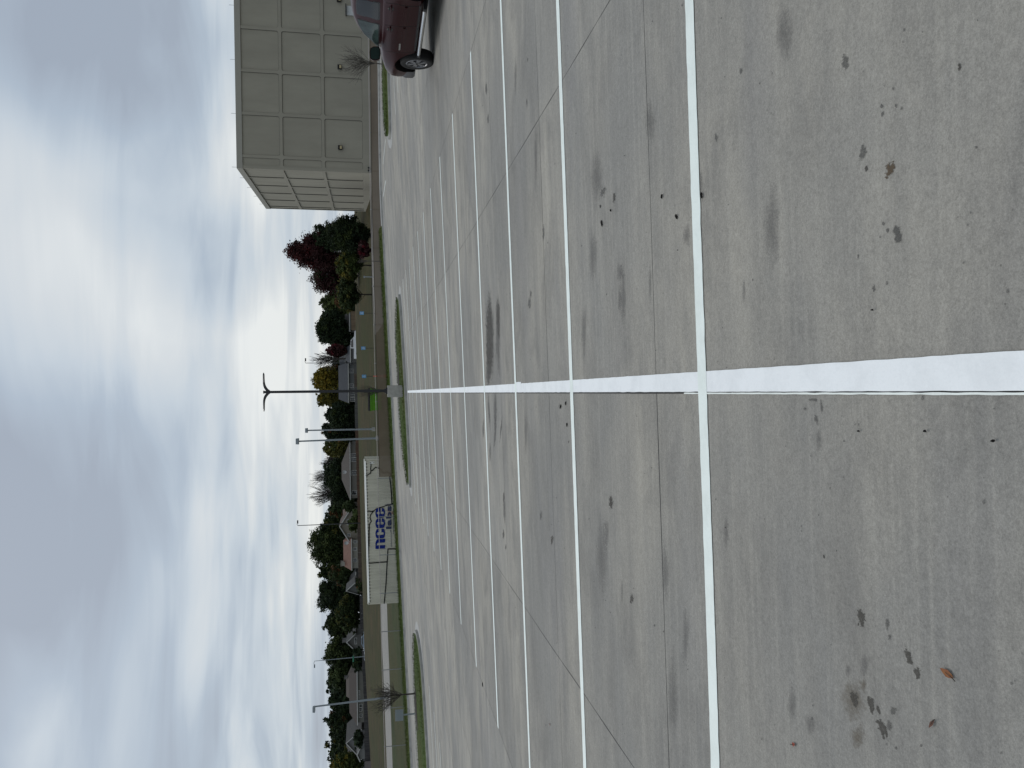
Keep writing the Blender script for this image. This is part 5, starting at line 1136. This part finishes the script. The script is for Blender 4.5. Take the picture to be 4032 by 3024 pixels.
for s_ in (1, -1):
    for nm, poly, m_ in (('front_side_window', [(-.62, 1.285), (-1.12, 1.62), (-1.46, 1.735), (-1.70, 1.76), (-1.72, 1.285)], M_gf), ('rear_side_window', [(-1.86, 1.285), (-1.86, 1.765), (-2.30, 1.775), (-2.52, 1.74), (-2.60, 1.285)], M_gr), ('quarter_window', [(-2.78, 1.30), (-2.72, 1.72), (-2.92, 1.68), (-3.08, 1.30)], M_trimb)):
        fr = side_patch(rpoly([(x+(.0), z) for x, z in poly], .06), .004, nm, M_trimb, trk, s_, 1)
        cx_ = sum(p[0] for p in poly)/len(poly); cz_ = sum(p[1] for p in poly)/len(poly)
        if nm != 'quarter_window': side_patch(rpoly([(cx_+(x-cx_)*.93, cz_+(z-cz_)*.90) for x, z in poly], .06), .007, 'glass', m_, fr, s_, 1)
# windscreen glass
b = MB(); lv = [(1.29, .80), (1.40, .80), (1.55, .77), (1.68, .74), (1.77, .71)]; cols = 9; vs = []
for z, w_ in lv:
    xf = gh(z, 1)
    for k in range(cols):
        y = -w_+2*w_*k/(cols-1); a = abs(y)/gh(z, 3); x = xf+interp(a, [0, .35, .65, .86, .975], [.10, .085, .04, -.03, -.14]); vs.append((x+.008, y, z+.006))
b.add(vs, [(j*cols+i, j*cols+i+1, (j+1)*cols+i+1, (j+1)*cols+i) for j in range(len(lv)-1) for i in range(cols-1)]); b.build('windshield', M_glass, trk, smooth=True, ang=80)
def by(x, z):   # body side half width at height z
    s_ = sect(x); ys_ = [(p[1], p[0]) for p in s_[3:11]]; return interp(z, [q[0] for q in ys_], [q[1] for q in ys_])
def side_line(pts, wd, off, name, m_, s_=1, parent=None):
    b = MB(); P_ = []
    for i in range(len(pts)-1):
        a, c = pts[i], pts[i+1]
        for k in range(6): P_.append((a[0]+(c[0]-a[0])*k/6, a[1]+(c[1]-a[1])*k/6))
    P_.append(pts[-1]); A1, A2, A3, A4 = [], [], [], []
    for i, p in enumerate(P_):
        q0, q1 = P_[max(0, i-1)], P_[min(len(P_)-1, i+1)]; d = Vector((q1[0]-q0[0], q1[1]-q0[1])); d.normalize(); nn = Vector((-d.y, d.x))*wd/2
        for L_, sg, of in ((A1, 1, off), (A2, -1, off), (A3, 1, -.01), (A4, -1, -.01)): x, z = p[0]+nn.x*sg, p[1]+nn.y*sg; L_.append((x, s_*(by(x, z)+of), z))
    n = len(P_); b.add(A1+A2+A3+A4, [(i, i+1, n+i+1, n+i) for i in range(n-1)]+[(2*n+i, 2*n+i+1, i+1, i) for i in range(n-1)]+[(n+i, n+i+1, 3*n+i+1, 3*n+i) for i in range(n-1)])
    return b.build(name, m_, parent or trk)
for s_ in (1, -1):
    side_line([(-.56, 1.17), (-.58, .9), (-.56, .52), (-.60, .47)], .012, .002, 'door_seam', M_well, s_)
    side_line([(-1.76, 1.17), (-1.78, .9), (-1.78, .47)], .012, .002, 'door_seam', M_well, s_)
    side_line([(-2.66, 1.17), (-2.68, .95), (-2.62, .75), (-2.60, .47)], .014, .002, 'door_seam', M_well, s_)
    side_line([(-.62, .475), (-2.6, .475)], .05, .003, 'rocker', M_trimb, s_)
    for x0_, x1_ in ((-.66, -1.72), (-1.84, -2.58)): side_line([(x0_, .76), (x1_, .76)], .055, .016, 'side_moulding', M_mar, s_)
    for x in (-1.60, -2.46):
        b = MB(); y = by(x, 1.06); b.tube([(x, s_*(y+.001), 1.06), (x, s_*(y+.006), 1.06)], [.07, .065], 14); hb = b.build('handle_bezel', M_trimb, trk)
        b = MB(); b.tube([(x-.10, s_*(y+.01), 1.065), (x-.07, s_*(y+.035), 1.065), (x+.07, s_*(y+.035), 1.065), (x+.10, s_*(y+.01), 1.065)], .017, 6); b.build('door_handle', M_mar, trk, smooth=True)
    b = MB(); yb_ = 1.04
    b.tube([(-.62, s_*yb_, .40), (-.70, s_*yb_, .395), (-2.50, s_*yb_, .395), (-2.62, s_*yb_, .40)], [.03, .042, .042, .03], 12); b.build('side_step', M_chrome, trk, smooth=True)
    for x in (-.58, -2.66, -1.5):
        b = MB(); b.box(x-.05, x+.05, min(s_*.7, s_*(yb_+.03)), max(s_*.7, s_*(yb_+.03)), .36, .425) if x != -1.5 else b.box(x-.04, x+.04, min(s_*.7, s_*yb_), max(s_*.7, s_*yb_), .37, .42); b.build('step_bracket', M_trimb, trk)
    # mirror
    b = MB(); mx_, mz_ = -.74, 1.36; y0_ = s_*.93; y1_ = s_*1.24
    lo_ = [(mx_+.02, y0_, 1.27), (mx_+.02, y0_+s_*.12, 1.25), (mx_-.05, y1_-s_*.02, 1.26), (mx_-.08, y1_, 1.30)]
    prof_ = [(0, 0), (.06, -.03), (.15, -.035), (.27, -.01), (.30, .05), (.30, .16), (.26, .21), (.12, .215), (.04, .19), (0, .12)]
    b.add([(mx_, y0_+s_*p[0]*1.05, 1.29+p[1]) for p in prof_]+[(mx_+.10, y0_+s_*(.02+p[0]*.92), 1.295+p[1]*.88) for p in prof_]+[(mx_+.16, y0_+s_*(.06+p[0]*.7), 1.31+p[1]*.7) for p in prof_],
          [(j*10+i, j*10+(i+1) % 10, (j+1)*10+(i+1) % 10, (j+1)*10+i) for j in range(2) for i in range(10)]+[tuple(range(10)), tuple(20+i for i in range(10))])
    mo = b.build('side_mirror', M_mar, trk, smooth=True, ang=50)
    b = MB(); b.add([(mx_-.004, y0_+s_*(.16+(p[0]-.16)*.9)*1.05, 1.29+.09+(p[1]-.09)*.88) for p in prof_], [tuple(range(10))]); b.build('mirror_glass', mat('mirror_glass', (.016, .03, .026), .05, spec=.6), mo)
    # headlight, bumper corner
    b = MB(); b.hexa([(.60, s_*.90, .80), (.93, s_*.60, .80), (.93, s_*.55, .80), (.5, s_*.6, .80), (.55, s_*.925, 1.0), (.90, s_*.60, 1.0), (.86, s_*.55, 1.0), (.5, s_*.6, 1.0)]); b.build('headlight', mat('lamp_lens', (.35, .35, .34), .12), trk)
# front bumper
b = MB(); ps = [(.45, .965), (.80, .96), (.98, .88), (1.08, .6), (1.12, 0)]; ps = ps+[(x, -y) for x, y in reversed(ps[:-1])]; n = len(ps)
b.add([(x*k, y*k2, z) for z, k, k2 in ((.40, .95, .97), (.45, 1.0, 1.0), (.62, 1.0, 1.0), (.68, .97, .985)) for x, y in ps], [(j*n+i, j*n+i+1, (j+1)*n+i+1, (j+1)*n+i) for j in range(3) for i in range(n-1)]+[tuple(range(n)), tuple(3*n+i for i in range(n))])
b.build('front_bumper', mat('bumper_grey', (.07, .07, .075), .4), trk, smooth=True, ang=40)
b = MB(); b.box(.90, .99, -.5, .5, .74, .93); b.build('grille', M_trimb, trk)
b = MB(); b.box(-4.72, -4.55, -.92, .92, .45, .68); b.build('rear_bumper', M_chrome, trk)
# underbody so no daylight shows through
b = MB(); b.box(-4.4, .5, -.68, .68, .28, .42); b.build('chassis', M_well, trk)
# roof antenna fin, badge
b = MB(); b.prism([(-2.0, 1.885), (-2.16, 1.885), (-2.15, 1.955), (-2.10, 1.955)], -.015, .015); b.build('antenna_fin', M_trimb, trk)
b = MB()
for k in range(9): x = -.72-.035*k; y = by(x, .83); b.box(x-.012, x+.012, y-.005, y+.006, .815, .85)
b.build('door_emblem', M_chrome, trk)
# wheels
def big_wheel(x, s_, steer=0.0):
    b = MB(); r_ = .395
    prof = [(.0, .235), (.0, .27), (-.012, .33), (-.004, .375), (.03, .395), (.20, .395), (.235, .375), (.24, .30), (.24, .23)]   # (inward depth, radius)
    n = 40; vs = []
    for d, rad in prof:
        for k in range(n): a = 2*math.pi*k/n; vs.append((rad*math.cos(a), -d, rad*math.sin(a)))
    b.add(vs, [(j*n+i, j*n+(i+1) % n, (j+1)*n+(i+1) % n, (j+1)*n+i) for j in range(len(prof)-1) for i in range(n)])
    wo = b.build('wheel', M_tyre, trk, smooth=True, ang=50)
    rb = MB(); pr = [(.0, .255), (-.006, .245), (.01, .232), (.10, .22), (.16, .20)]; vs = []
    for d, rad in pr:
        for k in range(n): a = 2*math.pi*k/n; vs.append((rad*math.cos(a), -d, rad*math.sin(a)))
    rb.add(vs, [(j*n+i, j*n+(i+1) % n, (j+1)*n+(i+1) % n, (j+1)*n+i) for j in range(len(pr)-1) for i in range(n)])
    for k in range(6):   # split spokes
        for da in (-.16, .16):
            a0 = 2*math.pi*k/6+.2; a1 = a0+da*1.0; w0, w1 = .026, .020
            def pt(rad, a, w_, d): return (rad*math.cos(a)-w_*math.sin(a), -d, rad*math.sin(a)+w_*math.cos(a))
            i0, i1 = (.05, a0+da*.3), (.235, a1)
            rb.hexa([pt(i0[0], i0[1], -w0, .05), pt(i1[0], i1[1], -w1, .045), pt(i1[0], i1[1], w1, .045), pt(i0[0], i0[1], w0, .05), pt(i0[0], i0[1], -w0, -.0), pt(i1[0], i1[1], -w1, .006), pt(i1[0], i1[1], w1, .006), pt(i0[0], i0[1], w0, -.0)])
    rb.tube([(0, -.06, 0), (0, .006, 0)], [.075, .068], 20); rim = rb.build('rim', M_rim, wo, smooth=True, ang=30)
    hb = MB(); hb.tube([(0, .0065, 0), (0, .014, 0)], [.034, .028], 14); hb.build('hub_cap', M_trimb, wo)
    dk = MB(); dk.tube([(0, -.17, 0), (0, -.12, 0)], [.20, .20], 20); dk.build('brake_disc', M_well, wo)
    wo.location = (x, s_*.965, .395); wo.rotation_euler = (0, 0, (0 if s_ > 0 else math.pi)+steer); return wo
for x, st_ in ((0, R(-5)), (-3.3, 0)):
    for s_ in (1, -1): big_wheel(x, s_, st_)
# ------------------------------------------------------------------ litter on the concrete
M_leaf = mat('dry_leaf', (.26, .10, .025), .7, (.17, .05, .015), 40); M_leafr = mat('red_leaf', (.24, .035, .012), .7)
def leaf_thing(x, y, ln, wd, ang, m_, label, nm='fallen_leaf', cat='leaf'):
    p = gp(x, y); o = empty(nm, p+Vector((0, 0, .0035)), label, cat, 'leaves fallen on the concrete' if cat == 'leaf' else None, ang); b = MB()
    n = 9; L_, C_, Rr = [], [], []
    for i in range(n):
        f = i/(n-1); w_ = wd*math.sin(math.pi*f**.85)*(1+.1*math.sin(i*2.1)); xx_ = ln*(f-.5); z = .001+.005*f*f
        L_.append((xx_, w_/2, z+.003*math.sin(math.pi*f))); C_.append((xx_, 0, z)); Rr.append((xx_, -w_/2, z+.0025*math.sin(math.pi*f)))
    b.add(L_+C_+Rr, [(i, i+1, n+i+1, n+i) for i in range(n-1)]+[(n+i, n+i+1, 2*n+i+1, 2*n+i) for i in range(n-1)]); b.build('blade', m_, o, smooth=True, ang=80)
    b = MB(); b.tube([(-ln*.72, .004, .004), (-ln*.5, 0, .005), (ln*.1, 0, .0055)], [.0014, .0016, .0006], 5); b.build('stalk', M_bark, o)
leaf_thing(3735, 2649, .052, .023, R(76), M_leaf, 'brown orange leaf, largest on the concrete, beside the oil stains')
leaf_thing(3130, 2930, .036, .016, R(-60), M_leafr, 'small red leaf close to the edge past the oil stains')
leaf_thing(3675, 2850, .038, .012, R(150), mat('brown_leaf', (.13, .06, .04), .8), 'thin faded brown leaf near the oil stains')
leaf_thing(2167, 2852, .045, .02, R(-80), M_leafr, 'reddish leaf far out between two stall lines on the left')
M_chip = mat('dark_chip', (.010, .009, .008), .9)
for i, (x, y, s_, lb) in enumerate(((2373, 880, .055, 'long black mulch chip, largest between the stall lines on the right'), (2668, 853, .035, 'black mulch chip midway between the joint and the nearest stall line'), (2768, 770, .040, 'black mulch chip touching the nearest stall line'), (2611, 773, .03, 'small crooked mulch chip just past the pavement joint'), (2210, 1601, .05, 'slender mulch chip left of the main white line'), (2230, 1588, .04, 'second slender mulch chip nearer the camera left of the main line'), (2235, 1673, .04, 'bent mulch chip a little left of the two slender ones'), (2409, 828, .022, 'tiny mulch chip beside the brown drip stain'), (1901, 2695, .10, 'black mulch chip on the joint at the left stall ends'), (3388, 1697, .007, 'tiny dark pebble on the near concrete left of the main line'), (3650, 1697, .009, 'round dark pebble left of the main line near the camera'), (3920, 1735, .009, 'dark pebble nearest the camera left of the main line'), (3443, 1220, .006, 'tiny pebble right of the main line near the camera'))):
    p = gp(x, y); rnd = random.Random(i+40); b = MB(); n = 8
    el = .32 if s_ > .02 else .8
    vs = [(s_/2*math.cos(2*math.pi*k/n)*rnd.uniform(.75, 1.15)*f, s_*el/2*math.sin(2*math.pi*k/n)*rnd.uniform(.75, 1.2)*f, h+.004*(rnd.random())) for f, h in ((.9, 0), (1, .004), (.6, .010)) for k in range(n)]
    b.add(vs, [(j*n+k, j*n+(k+1) % n, (j+1)*n+(k+1) % n, (j+1)*n+k) for j in range(2) for k in range(n)]+[tuple(range(16, 24))])
    o = b.build('mulch_chip' if s_ > .02 else 'pebble', M_chip); o.location = p+Vector((0, 0, .002)); o.rotation_euler = (0, 0, rnd.uniform(-.5, .5)); tag(o, lb, 'mulch chip' if s_ > .02 else 'pebble', 'dark bits scattered on the concrete')
# small grey post behind the screen, by the trees
p = at(1432, 1090, 92); zb = zt(p.x, 92); o = empty('utility_post', (p.x, 92, zb), 'small grey utility post on the grass left of the forked tree', 'post'); b = MB(); b.tube([(0, 0, 0), (0, 0, p.z-zb-.12)], .05, 8); b.build('shaft', M_grey, o)
b = MB(); b.box(-.11, .11, -.08, .08, p.z-zb-.14, p.z-zb+.02); b.build('head', M_grey, o)
